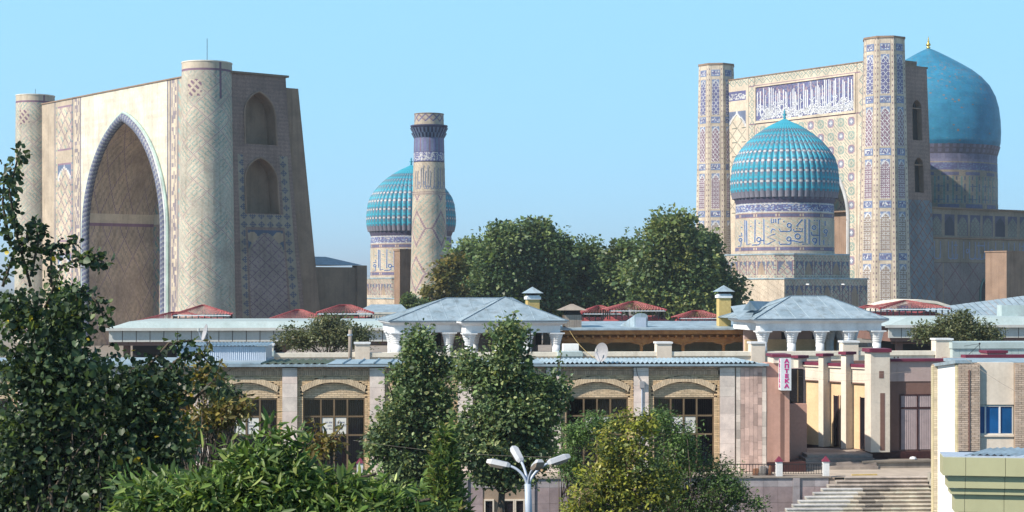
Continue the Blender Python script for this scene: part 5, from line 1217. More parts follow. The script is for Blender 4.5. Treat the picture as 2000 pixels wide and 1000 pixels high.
def hip(t, x0, x1, d0, d1, ze, zr, r0, r1, seam=1.0, name='roof'):
    dm_ = (d0 + d1) / 2; P = [(x0, d0, ze), (x1, d0, ze), (x1, d1, ze), (x0, d1, ze), (r0, dm_, zr), (r1, dm_, zr)]
    fs = [(0, 1, 5, 4), (1, 2, 5), (2, 3, 4, 5), (3, 0, 4), (0, 3, 2, 1)]
    o = part(name, MB().add(P, fs), M['roofblue'], t)
    mb = MB().tube([P[0], P[4]], .05, 5).tube([P[1], P[5]], .05, 5).tube([P[4], P[5]], .05, 5).tube([P[3], P[4]], .05, 5); part('ridge_cap', mb, M['ridge_eave_shade'], o, t)
    part('eave_shadow_strip', MB().box(x0, x1, d0 - .02, d0 + .04, ze - .02, ze + .05), M['ridge_eave_shade'], o, t)  # dark strip paints the gutter's shadow line along the front eave
    x = x0 + seam
    while x < x1 - .2:                                      # standing seams on the front slope
        f = 1.0 if r0 <= x <= r1 else ((x - x0) / (r0 - x0) if x < r0 else (x1 - x) / (x1 - r1))
        a_ = Vector((x, d0, ze + .012)); b_ = Vector((x, d0 + (dm_ - d0) * f, ze + (zr - ze) * f + .012)); part('seam', MB().tube([a_, b_], .02, 4), M['roofgal'], o, t); x += seam
    y = d0 + seam
    while y < d1 - .2:                                      # and on the left slope
        f = 1 - abs(y - dm_) / (dm_ - d0)
        part('seam', MB().tube([(x0, y, ze + .012), (x0 + (r0 - x0) * f, y, ze + (zr - ze) * f + .012)], .02, 4), M['roofgal'], o, t); y += seam
    return o
def pavilion(t, x0, x1, d0, d1, zf, ze, ncol, ov=.35):
    part('entablature', MB().box(x0 - .1, x1 + .1, d0 - .1, d0 + .35, ze - .75, ze - .28).box(x0 - .1, x0 + .35, d0 + .36, d1, ze - .75, ze - .28).box(x1 - .35, x1 + .1, d0 + .36, d1, ze - .75, ze - .28), M['white'], t)
    part('cornice', MB().add([(x0 - .1, d0 - .1, ze - .28), (x1 + .1, d0 - .1, ze - .28), (x1 + .1, d1, ze - .28), (x0 - .1, d1, ze - .28), (x0 - ov - .1, d0 - ov - .1, ze - .10), (x1 + ov + .1, d0 - ov - .1, ze - .10), (x1 + ov + .1, d1, ze - .10), (x0 - ov - .1, d1, ze - .10)],
              [(0, 1, 5, 4), (1, 2, 6, 5), (3, 0, 4, 7), (0, 3, 2, 1)]), M['white'], t)
    part('fascia', MB().box(x0 - ov - .12, x1 + ov + .12, d0 - ov - .12, d1, ze - .10, ze - .002), M['white'], t)
    for i in range(ncol): column(t, x0 + .15 + (x1 - x0 - .3) * i / (ncol - 1), d0 + .12, zf, ze - .75)
Pf = Fr(*at(775, 640, 116).xy, 11.0); KP = 116 / F
ZP = lambda y: CZ + (HZ - y) * KP
zf = 3.3; ze = ZP(628)
tE = T('white_pavilion', 'white columned pavilion with two blue hipped roofs behind the plane trees', 'pavilion', Pf, 5, 2, zf, 'white columned pavilions')
W1 = Pf.s(1090) ; xm = Pf.s(905)
pavilion(tE, 0, xm + 1.0, .6, 7, zf, ze, 4); hip(tE, -.55, W1 - .2, 0, 7.5, ze, ZP(583), Pf.s(872, 3.7), Pf.s(1000, 3.7))
pavilion(tE, xm, W1 - .3, -1.5, 3.0, zf, ze, 4); hip(tE, xm - .5, W1 + .25, -2.1, 5.0, ze + .03, ZP(581), Pf.s(986, 1.4) - .02, Pf.s(986, 1.4) + .02)
for d_ in (2.4, 4.4): column(tE, .2, d_, zf, ze - .75)
part('inner_wall', MB().box(1.5, W1 - .3, 5.2, 5.5, zf, ze - .3), M['pinkpale'], tE)
for px in (820, 838, 856, 1053): s = Pf.s(px, 5); part('window', MB().box(s - .22, s + .22, 5.15, 5.2, ze - 1.8, ze - .95), M['dark'], tE)
P2 = Fr(*at(1490, 640, 113).xy, 9.0); K2 = 113 / F; Z2 = lambda y: CZ + (HZ - y) * K2
tE2 = T('white_pavilion', 'white columned pavilion with blue hipped roof in front of the near mosque', 'pavilion', P2, 4, 2, zf, 'white columned pavilions')
ze2 = Z2(624); W2_ = P2.s(1722)
pavilion(tE2, 0, W2_, .4, 6.5, zf, ze2, 5); hip(tE2, -.6, W2_ + .45, -.1, 8.5, ze2, Z2(579), P2.s(1545, 4.2), P2.s(1612, 4.2), .95)
for f_ in (.80, .90, 1.0): column(tE2, W2_ * f_ - .2, 5.0, zf, ze2 - .75)
part('inner_wall', MB().box(.4, P2.s(1660, 5.5), 5.5, 5.8, zf, ze2 - .3), M['pinkpale'], tE2); part('dado', MB().box(.4, P2.s(1642, 5.4), 5.3, 5.5, zf, Z2(668)), M['ochre'], tE2)
for px in (1540, 1600): s = P2.s(px, 5.5); part('window', MB().box(s - .5, s + .5, 5.45, 5.5, ze2 - 1.7, ze2 - .95), M['dark'], tE2)
# wing roof with gable dormer left of the right pavilion
part('wing_roof', MB().add([(P2.s(1425, 3), 1.0, ze2 - .02), (-.5, 1.0, ze2 - .02), (.9, 4.2, Z2(592)), (P2.s(1440, 3), 4.6, Z2(600))], [(0, 1, 2, 3)]), M['roofblue'], tE2)
dx = P2.s(1468, 2.5); part('dormer', MB().add([(dx - .7, 2.2, Z2(607)), (dx + .3, 2.2, Z2(607)), (dx - .25, 2.2, Z2(588)), (dx + 1.9, 4.4, Z2(590))], [(0, 1, 2), (1, 3, 2), (0, 2, 3)]), M['roofblue'], tE2)
# ------------------------------------------------------------------ wooden porch between the pavilions
Wd = Fr(*at(1097, 640, 119).xy, 6.0); KW = 119 / F; ZW = lambda y: CZ + (HZ - y) * KW
tWd = T('wooden_porch', 'carved wooden porch with flat pale roof and slim posts between the pavilions', 'porch', Wd, 6, 1, zf)
wx = Wd.s(1500); zr_ = ZW(641)
part('roof', MB().add([(-.3, -1.0, zr_), (wx, -1.0, zr_), (wx, 7.0, zr_ + .34), (-.3, 7.0, zr_ + .34), (-.3, -1.0, zr_ - .12), (wx, -1.0, zr_ - .12), (wx, 7.0, zr_ + .2), (-.3, 7.0, zr_ + .2)], [(0, 1, 2, 3), (4, 7, 6, 5), (0, 4, 5, 1), (0, 3, 7, 4), (1, 5, 6, 2)]), M['roofgal'], tWd)
part('fascia', MB().box(0, wx, -.75, -.55, zr_ - .42, zr_ - .13), M['wood'], tWd); part('beam', MB().box(0, wx, -.30, 0, zr_ - .98, zr_ - .62), M['wood'], tWd)
part('soffit', MB().box(0, wx, -.54, 4.0, zr_ - .40, zr_ - .34), M['wood'], tWd)
me = MB().add([(-.06, 0, 0), (.06, 0, 0), (.06, .4, -.12), (-.06, .4, -.12), (-.06, 0, .13), (.06, 0, .13), (.06, .4, .13), (-.06, .4, .13)], [(0, 1, 5, 4), (0, 4, 7, 3), (1, 2, 6, 5), (0, 3, 2, 1)]).mesh('bracket', M['wood'])
nb = 24
for i in range(nb): inst('bracket', me, tWd, (.35 + (wx - .6) * i / nb, -.68, zr_ - .62))
for px in (1171, 1252, 1333, 1412):
    s = Wd.s(px); o = part('post', MB().lathe([(.10, zf), (.12, zf + .6), (.10, zr_ - 1.15), (.14, zr_ - 1.08)], 12, (s, -.15)), M['wood'], tWd, smooth=True)
    part('post_bracket', MB().prism([(s - .75, zr_ - .98), (s + .75, zr_ - .98), (s + .5, zr_ - 1.08), (s + .22, zr_ - 1.12), (s + .14, zr_ - 1.2), (s - .14, zr_ - 1.2), (s - .22, zr_ - 1.12), (s - .5, zr_ - 1.08)], 'y', -.25, -.05), M['wood'], o, tWd)
part('back_wall', MB().box(0, wx, 4.0, 4.3, zf, zr_ - .3), M['pinkpale'], tWd); part('dado', MB().box(0, wx, 3.8, 3.98, zf, ZW(672)), M['ochre'], tWd)
part('soffit_beam', MB().box(0, wx, 1.5, 1.8, zr_ - .75, zr_ - .41), M['wood'], tWd)
# things on the roofs
def chimney(label, fr, px, yb, yt, ycap, d, w):
    s = fr.s(px, d); z0, z1, z2, z3 = fr.z(yb, s, d) - .5, fr.z(yt, s, d), fr.z(ycap, s, d), 0
    t = T('chimney', label, 'chimney', fr, s, d, z0, 'yellow brick chimneys')
    part('stack', MB().box(s - w, s + w, d - w, d + w, z0, z1 - .28), M['yellowbrick'], t); part('collar', MB().box(s - w * 1.2, s + w * 1.2, d - w * 1.2, d + w * 1.2, z1 - .28, z1 - .08).box(s - w, s + w, d - w, d + w, z1 - .08, z1), M['white'], t)
    part('flue', MB().box(s - w * .75, s + w * .75, d - w * .75, d + w * .75, z1, z1 + .18), M['dark'], t)
    zb = z1 + .16; part('hood', MB().add([(s - w * 1.55, d - w * 1.55, zb), (s + w * 1.55, d - w * 1.55, zb), (s + w * 1.55, d + w * 1.55, zb), (s - w * 1.55, d + w * 1.55, zb), (s, d, z2)], [(0, 3, 2, 1), (0, 1, 4), (1, 2, 4), (2, 3, 4), (3, 0, 4)]), M['roofblue'], t)
chimney('yellow brick chimney with grey hood behind the left pavilion roof', Pf, 1040, 600, 577, 560, 4.5, .42)
chimney('taller yellow brick chimney with grey hood at the end of the porch roof', Wd, 1413.5, 624, 574, 557, 1.5, .42)
s0_ = Wd.s(1117, .8); zb = zr_ + .02; z1 = ZW(606)
tU = T('roof_cupola', 'weathered wooden cupola with shallow tiled cap at the left end of the porch roof', 'cupola', Wd, s0_, .8, zb)
part('box', MB().box(s0_ - .58, s0_ + .58, .2, 1.4, zb, z1 - .3), M['bark'], tU)
for i in range(7): part('board', MB().box(s0_ - .58 + i * .167, s0_ - .58 + i * .167 + .155, .16, .2, zb, z1 - .32), M['concrete'], tU)
part('louvre', MB().box(s0_ - .5, s0_ + .5, .3, 1.3, z1 - .3, z1), M['dark'], tU)
part('cap', MB().add([(s0_ - .95, -.15, z1), (s0_ + .95, -.15, z1), (s0_ + .95, 1.75, z1), (s0_ - .95, 1.75, z1), (s0_ - .1, .8, z1 + .42), (s0_ + .1, .8, z1 + .42)], [(0, 3, 2, 1), (0, 1, 5, 4), (1, 2, 5), (2, 3, 4, 5), (3, 0, 4)]), M['concrete'], tU)
s0_ = Wd.s(1251, .6); tN = T('roof_dormer', 'blue metal dormer hood with rounded top on the porch roof', 'dormer', Wd, s0_, .6, zr_)
ol = [(-.46, 0), (.46, 0), (.46, .78)] + [(.46 * math.cos(a_), .78 + .22 * math.sin(a_)) for a_ in np.linspace(.2, PI - .2, 8)] + [(-.46, .78)]
v = [(s0_ + x, .4, zr_ + .02 + z) for x, z in ol] + [(s0_ + x * 1.0 - .75 * (1 if x < 0 else .1), 1.9, zr_ + .05 + z * .12) for x, z in ol]; n = len(ol)
part('hood', MB().add(v, [tuple(range(n))] + [(i, i + n, (i + 1) % n + n, (i + 1) % n) for i in range(n)]), M['roofblue'], tN)
part('door', MB().box(s0_ - .36, s0_ + .36, .36, .4, zr_ + .06, zr_ + .72), M['steel'], tN)

# ------------------------------------------------------------------ grey clad market halls with red tiled lanterns behind
Gf = Fr(0, 140.0, 4.0)
def market(label, a0, a1, yt, ym, yb, lipx=0):
    x0_, x1_ = Gf.s(a0), Gf.s(a1); z0, z1, z2 = Gf.z(yb, x0_), Gf.z(ym, x0_), Gf.z(yt, x0_)
    t = T('market_hall', label, 'building', Gf, (x0_ + x1_) / 2, 3, 0, 'grey clad market halls')
    part('core', MB().box(x0_ + .2, x1_, .2, 14, z0 - .3, z1), M['brownwall'], t)
    n = int((x1_ - x0_) / 1.07)
    for i in range(n): part('fascia_panel', MB().box(x0_ + (x1_ - x0_) * i / n + .03, x0_ + (x1_ - x0_) * (i + 1) / n - .03, 0, .19, z0, z1), M['greypanel'], t)
    part('cap', MB().add([(x0_ - .3, -.3, z1), (x1_, -.3, z1), (x1_, 14, z1), (x0_ - .3, 14, z1), (x0_ + 1.6, .1, z2), (x1_, .1, z2), (x1_, 13, z2), (x0_ + 1.6, 13, z2)], [(0, 1, 5, 4), (4, 5, 6, 7), (3, 0, 4, 7), (1, 2, 6, 5), (0, 3, 2, 1)]), M['celadon'], t)
    part('lip', MB().box(x0_ - .35, x1_, -.38, -.3, z1 - .12, z1 + .1), M['greypanel'], t)
    part('rear_wall', MB().box(x0_ + 1, x1_, 6, 6.4, 0, z0), M['dark'], t)
    for x in np.arange(x0_ + 1, x1_, 4.2): part('pier', MB().box(x, x + .5, 1, 1.5, 0, z0), M['brownwall'], t)
    part('balustrade', MB().box(x0_ + .5, x1_, .9, 1.0, 3.3, 3.42).box(x0_ + .5, x1_, .9, 1.0, 3.7, 3.8), M['brownwall'], t)
    return z2
zg = market('grey clad market hall with pale green cap below the left portal', 212, 800, 628, 643, 668)
zg2 = market('grey clad market hall with pale green cap at the far right', 1735, 2040, 620, 637, 660)
def lantern(label, px0, px1, pyr, pye, pyb, Y, ridge=.35, yaw=6):
    f = Fr(*at(px0, 600, Y).xy, yaw); k = Y / F; w = f.s(px1); zr2, ze_, zb_ = CZ + (HZ - pyr) * k, CZ + (HZ - pye) * k, CZ + (HZ - pyb) * k
    t = T('tiled_lantern', label, 'roof lantern', f, w / 2, w * .35, zb_, 'red tiled roof lanterns'); dp = w * .75
    m_ = w * .5; r0, r1 = m_ - w * ridge / 2, m_ + w * ridge / 2; dm_ = dp / 2
    def slope(mb, a, b, c, d):                             # tiled slope a,b eave; c,d ridge
        a, b, c, d = map(Vector, (a, b, c, d)); nr, nc = 9, max(8, int((b - a).length / .26)); g = random.Random(int(px0))
        for i in range(nr):
            for j in range(nc):
                u0, u1 = j / nc, (j + 1) / nc; v0, v1 = i / nr, (i + 1) / nr
                P = lambda u, v: (a.lerp(b, u)).lerp(d.lerp(c, u), v)
                lift = Vector((0, 0, .05)); q = [P(u0, v0) + lift, P(u1, v0) + lift, P(u1, v1), P(u0, v1)]; md = (P((u0 + u1) / 2, v0) + lift * 2.2, P((u0 + u1) / 2, v1) + lift * .9); kk = g.uniform(.75, 1.15)
                mb.add([q[0], md[0], md[1], q[3], q[1], q[2]], [(0, 1, 2, 3), (1, 4, 5, 2)], (.46 * kk, .17 * kk, .165 * kk))
    mb = MB(); e0, e1, e2, e3 = (0, 0, ze_), (w, 0, ze_), (w, dp, ze_), (0, dp, ze_); R0, R1 = (r0, dm_, zr2), (r1, dm_, zr2)
    slope(mb, e0, e1, R1, R0); slope(mb, e3, e0, R0, R0); slope(mb, e1, e2, R1, R1)
    part('tiled_roof', mb, M['redtile'], t, kind='stuff')
    part('hip_ridge', MB().tube([e0, R0, R1, e1], .09, 6, col=(.30, .05, .06)).tube([R0, e3], .09, 6, col=(.30, .05, .06)), M['redtile'], t)
    part('eave_board', MB().box(.05, w - .05, .05, .12, ze_ - .1, ze_ - .01), M['white'], t)
    me = MB().box(-.045, .045, -.045, .045, 0, max(.2, ze_ - zb_)).mesh('lantern_post', M['iron']); n = max(4, int(w / .55))
    for i in range(n + 1): inst('lantern_post', me, t, (.15 + (w - .3) * i / n, .1, zb_))
    for i in range(3): inst('lantern_post', me, t, (.15, .1 + dp * (i + 1) / 3.2, zb_)); inst('lantern_post', me, t, (w - .15, .1 + dp * (i + 1) / 3.2, zb_))
    part('lower_roof', MB().add([(-.6, -.2, zb_ - .25), (w + .6, -.2, zb_ - .25), (w - .2, dp * .8, zb_ + .28), (.4, dp * .8, zb_ + .28)], [(0, 1, 2, 3)], (.36, .08, .08)), M['redtile'], t)
    part('curb', MB().box(-.1, w + .1, -.1, dp, zb_ - 2.2, zb_ - .27), M['greypanel'], t)
lantern('red tiled roof lantern below the round tower, largest at left', 335, 452, 597, 615, 628, 150, .04)
lantern('low red tiled roof lantern left of the one below the round tower', 270, 420, 611, 627, 632, 156, .2)
lantern('red tiled roof lantern above the small tree left of centre', 618, 730, 597, 612, 626, 150, .2)
lantern('low red tiled roof lantern left of the one above the small tree', 525, 640, 606, 624, 630, 156, .1)
lantern('red tiled roof lantern behind the blue dormer', 1188, 1302, 590, 606, 624, 150, .08)
lantern('red tiled roof lantern between the cupola and the dormer', 1136, 1215, 598, 612, 626, 157, .1)
lantern('low red tiled roof lantern left of the tall chimney', 1325, 1415, 608, 621, 627, 157, .2)
lantern('red tiled roof lantern under the pale curved canopy', 1718, 1856, 588, 603, 616, 150, .06)
lantern('small red tiled roof lantern right of the near mosque base', 1672, 1740, 597, 607, 622, 158, .1)
f = Fr(*at(1790, 600, 162).xy, 4); k = 162 / F; pts = [((px - 1790) * k, 0, CZ + (HZ - py) * k) for px, py in ((1712, 606), (1740, 596), (1770, 588), (1800, 585), (1830, 588), (1860, 597))]
mb = MB()
for (x0_, _, z0), (x1_, _, z1) in zip(pts[:-1], pts[1:]): mb.add([(x0_, 0, z0), (x1_, 0, z1), (x1_, 8, z1), (x0_, 8, z0), (x0_, 0, z0 - .25), (x1_, 0, z1 - .25), (x1_, 8, z1 - .25), (x0_, 8, z0 - .25)], [(0, 1, 2, 3), (0, 4, 5, 1), (4, 7, 6, 5), (0, 3, 7, 4), (1, 5, 6, 2)])
tcv = T('curved_canopy', 'pale curved canopy roof above the red lantern at right', 'canopy', f, 0, 4, 0); part('shell', mb, M['cream'], tcv, smooth=False)
for x in (-2.6, 2.2): part('support', MB().box(x, x + .3, 3, 3.3, 0, CZ + (HZ - 596) * k - .2), M['greypanel'], tcv)
f = Fr(*at(1840, 600, 150).xy, 3); k = 150 / F; zA, zB, zC = CZ + (HZ - 612) * k, CZ + (HZ - 606) * k, CZ + (HZ - 583) * k; w = f.s(2050)
tcs = T('sloping_metal_roof', 'long sloping blue-grey metal roof at the right edge above the small tree', 'roof', f, w / 2, 3, 0)
n = 16
for i in range(n):
    u0, u1 = i / n, (i + 1) / n - .004; zt0, zt1 = zB + (zC - zB) * u0 * 1.2, zB + (zC - zB) * u1 * 1.2
    part('roof_sheet', MB().add([(w * u0, 0, CZ + (HZ - 626) * k), (w * u1, 0, CZ + (HZ - 626) * k), (w * u1 + 1.0, 9, zt1), (w * u0 + 1.0, 9, zt0)], [(0, 1, 2, 3)]), M['roofblue'], tcs)
part('gable', MB().add([(0, .1, 0), (w, .1, 0), (w, .1, CZ + (HZ - 626) * k - .05), (0, .1, CZ + (HZ - 626) * k - .05)], [(0, 1, 2, 3)]), M['celadon'], tcs)
part('parapet_box', MB().box(f.s(1955, -1), w, -1.2, .05, 0, CZ + (HZ - 596) * (k - .0004)), M['celadon'], tcs)
# filigree-parapet house far left of the pavilion
f = Fr(*at(700, 620, 165).xy, 8); k = 165 / F; x1_ = f.s(800)
tfh = T('low_house', 'low cream house with pierced parapet and blue roof below the far mosque', 'house', f, x1_ / 2, 2, 0)
zb_, zt_ = CZ + (HZ - 629) * k, CZ + (HZ - 611) * k; part('wall', MB().box(0, x1_, .2, 6, 0, zb_), M['cream'], tfh)
part('parapet', MB().box(0, x1_, .1, .2, zb_, zt_).box(-.1, x1_, 0, .1, zt_ - .12, zt_ + .05), M['cream'], tfh)
for i in range(18):
    c_ = (i + .5) * x1_ / 18; part('fretwork_ring', MB().tube([(c_ + .14 * math.cos(a_), .06, (zb_ + zt_) / 2 - .05 + .28 * math.sin(a_)) for a_ in np.linspace(0, 2 * PI, 9)], .035, 4), M['palecream'], tfh)
part('roof', MB().add([(-.3, 0, zt_ + .05), (x1_, 0, zt_ + .05), (x1_ - .4, 5, zt_ + .75), (1.5, 5, zt_ + .75)], [(0, 1, 2, 3)]), M['roofblue'], tfh)

# ------------------------------------------------------------------ street lamp with four heads
lp = at(1031, 905, 45.0); Lf_ = Fr(lp.x, lp.y, 0); kl = 45 / F; ZL = lambda y: CZ + (HZ - y) * kl
tl = T('street_lamp', 'blue-grey street lamp with four heads on curved arms', 'street lamp', Lf_, 0, 0, -2.3)
part('pole', MB().tube([(.02, 0, -2.3), (.02, 0, ZL(1000)), (0, 0, ZL(945))], [.11, .09, .085], 12), M['steel'], tl, smooth=True); part('pole_base', MB().lathe([(.22, -2.3), (.2, -1.6), (.12, -1.5)], 12), M['steel'], tl)
for (x1_, y1, dy, hx, hy, hd) in ((994, 911, .12, 950, 903, .25), (1018, 905, .5, 1006, 886, .85), (1042, 911, -.5, 1053, 896, -.95), (1072, 906, .15, 1114, 893, .30)):
    P0 = Vector((0, 0, ZL(960))); P3 = Vector(((x1_ - 1031) * kl, dy, ZL(y1))); P4 = Vector(((hx - 1031) * kl, hd, ZL(hy)))
    dirh = (P4 - P3).normalized(); P1 = P0 + Vector((0, 0, .35)); P2_ = P3 - dirh * .28
    pts = [((1 - u) ** 3) * P0 + 3 * u * (1 - u) ** 2 * P1 + 3 * u * u * (1 - u) * P2_ + u ** 3 * P3 for u in np.linspace(0, 1, 14)]
    arm = part('arm', MB().tube(pts, .035, 8), M['steel'], tl, smooth=True)
    side = dirh.cross(Vector((0, 0, 1))).normalized(); up = side.cross(dirh).normalized(); Lh = .62
    def sec(u, w, h0, h1): c_ = P3 + dirh * (u * Lh - .03); return [c_ + side * x * w + up * (h0 if abs(x) == 1 else h1) for x in (-1, -.55, .55, 1)]
    rows = [sec(0, .07, -.02, .05), sec(.12, .115, -.02, .085), sec(.8, .13, -.02, .095), sec(1.0, .09, -.02, .06)]
    v = [tuple(p) for r in rows for p in r]; fs = [(i * 4 + j, i * 4 + j + 1, i * 4 + j + 5, i * 4 + j + 4) for i in range(3) for j in range(3)] + [(0, 3, 2, 1), (12, 13, 14, 15)]
    hd_ = part('lamp_head', MB().add(v, fs), M['lamphead'], arm, tl)
    v2 = [tuple(P3 + dirh * (u * Lh - .03) + side * x * w - up * h) for u, w, h in ((.06, .10, .02), (.25, .13, .09), (.8, .14, .09), (.98, .10, .02)) for x in (-1, 1)]
    # the lens bowl hangs below the housing
    vb = [tuple(P3 + dirh * (u * Lh - .03) + side * w * x - up * .021) for u, w in ((.06, .10), (.25, .14), (.8, .15), (.98, .10)) for x in (-1, 1)]
    tl_v = vb + [tuple(P3 + dirh * (u * Lh - .03) + side * w * x - up * .10) for u, w in ((.3, .09), (.78, .10)) for x in (-1, 1)]
    part('lens', MB().add(tl_v, [(0, 1, 9, 8), (0, 8, 2), (8, 10, 4, 2), (10, 6, 4), (10, 11, 7, 6), (11, 5, 7), (9, 3, 5, 11), (9, 1, 3), (8, 9, 11, 10)]), M['lampglass'], arm, tl)
# antenna at right and wires
s = B_.s(1917, -2); ta = T('tv_antenna', 'thin bare television antenna on the roof at right', 'antenna', B_, s, -2, 4.2)
part('mast', MB().tube([(s + .05, -2, 3.9), (s - .12, -2, B_.z(672, s, -2))], .018, 5), M['iron'], ta); part('boom', MB().tube([(s - .75, -2.2, B_.z(692, s, -2)), (s - .1, -2, B_.z(672, s, -2))], .014, 5), M['iron'], ta); part('cross_rod', MB().tube([(s - .9, -1.9, B_.z(676, s, -2)), (s - .05, -2, B_.z(671, s, -2))], .010, 5), M['iron'], ta); part('tip', MB().lathe([(.03, B_.z(673, s, -2)), (.05, B_.z(671, s, -2)), (.02, B_.z(669, s, -2))], 8, (s - .1, -2)), M['iron'], ta)
s = B_.s(1658, .6); ta = T('pole_antenna', 'battered pale antenna pole before the right pavilion columns', 'antenna', B_, s, .6, 4)
part('mast', MB().tube([(s, .6, 3.3), (s, .6, B_.z(650, s, .6))], .03, 6), M['steel'], ta); part('prongs', MB().tube([(s - .12, .6, B_.z(668, s)), (s + .08, .6, B_.z(655, s))], .02, 5), M['steel'], ta)
def wire(label, p0, p1, sag, r=.004, mat='concrete', grp='overhead wires'):
    pts = [p0.lerp(p1, u) - Vector((0, 0, sag * 4 * u * (1 - u))) for u in np.linspace(0, 1, 15)]
    single('cable', MB().tube(pts, r, 4), M[mat], label, 'cable', group=grp)
wire('thin cable drooping from the porch corner to the roof by the dish', at(1112, 645, 117), at(1163, 700, 77), .2, .012, 'yellowbrick')
wire('thin cable sagging across the pharmacy piers to the corner block', at(1565, 720, 77), at(1830, 718, 70), .25)
wire('lower thin cable across the pharmacy piers', at(1560, 735, 77), at(1700, 742, 77), .1)
wire('thin cable slanting over the cream wall of the corner block', at(1885, 700, 64), at(1985, 765, 62), .05, .008)
wire('thin cable passing behind the lamp heads', at(690, 860, 62), at(1110, 893, 60), .15)
wire('thin cable hanging diagonally in front of the stairway', at(1800, 930, 66), at(1672, 1000, 62), .05)
# ------------------------------------------------------------------ trees
def mesh_np(name, V, Q, tint, mat):
    me = bpy.data.meshes.new(name); nv, nf, k = len(V), len(Q), Q.shape[1]
    me.vertices.add(nv); me.vertices.foreach_set('co', V.astype(np.float32).ravel())
    me.loops.add(nf * k); me.loops.foreach_set('vertex_index', Q.astype(np.int32).ravel())
    me.polygons.add(nf); me.polygons.foreach_set('loop_start', np.arange(0, nf * k, k, dtype=np.int32)); me.polygons.foreach_set('loop_total', np.full(nf, k, np.int32))
    me.update(calc_edges=True)
    at_ = me.attributes.new('tint', 'FLOAT_COLOR', 'FACE'); arr = np.ones((nf, 4), np.float32); arr[:, :3] = tint; at_.data.foreach_set('color', arr.ravel())
    me.materials.append(mat); return me
def unit(v): return v / (np.linalg.norm(v, axis=-1, keepdims=True) + 1e-9)
def leaf_mesh(name, pos, axis, size, aspect, cols, r, up=.6, fold=.25, shape='leaf'):
    n = len(pos); sz = size * np.clip(r.lognormal(-.05, .32, n), .4, 1.8)[:, None]
    nrm = unit(r.normal(0, 1, (n, 3)) + np.array((0, 0, up * 2)) + np.array((0, -.3, 0)))
    ax = unit(axis - nrm * np.sum(axis * nrm, 1, keepdims=True) + 1e-4); sd_ = np.cross(nrm, ax); w = sz * aspect * .5
    if shape == 'leaf':
        tpl = [(0, 0, 0), (.30, 1.0, fold), (.68, .78, fold), (1.0, 0, 0), (.68, -.78, fold), (.30, -1.0, fold)]
    else: tpl = [(0, 0, 0), (.45, 1.0, fold), (.45, 1.0, fold), (1, 0, 0), (.45, -1, fold), (.45, -1, fold)]
    if shape == 'leaf':
        V = np.stack([pos + ax * sz * a_ + sd_ * w * b_ + nrm * w * c_ for a_, b_, c_ in tpl], 1)
        base = np.arange(n)[:, None] * 6; Q = np.concatenate([base + np.array([0, 1, 2, 3]), base + np.array([0, 3, 4, 5])], 1).reshape(-1, 4)
        return mesh_np(name, V.reshape(-1, 3), Q, np.repeat(cols, 2, 0), M['leaf'])
    V = np.stack([pos + ax * sz * a_ + sd_ * w * b_ + nrm * w * c_ for a_, b_, c_ in (tpl[0], tpl[1], tpl[3], tpl[4])], 1)
    base = np.arange(n)[:, None] * 4; Q = base + np.array([0, 1, 2, 3])
    return mesh_np(name, V.reshape(-1, 3), Q, cols, M['leaf'])
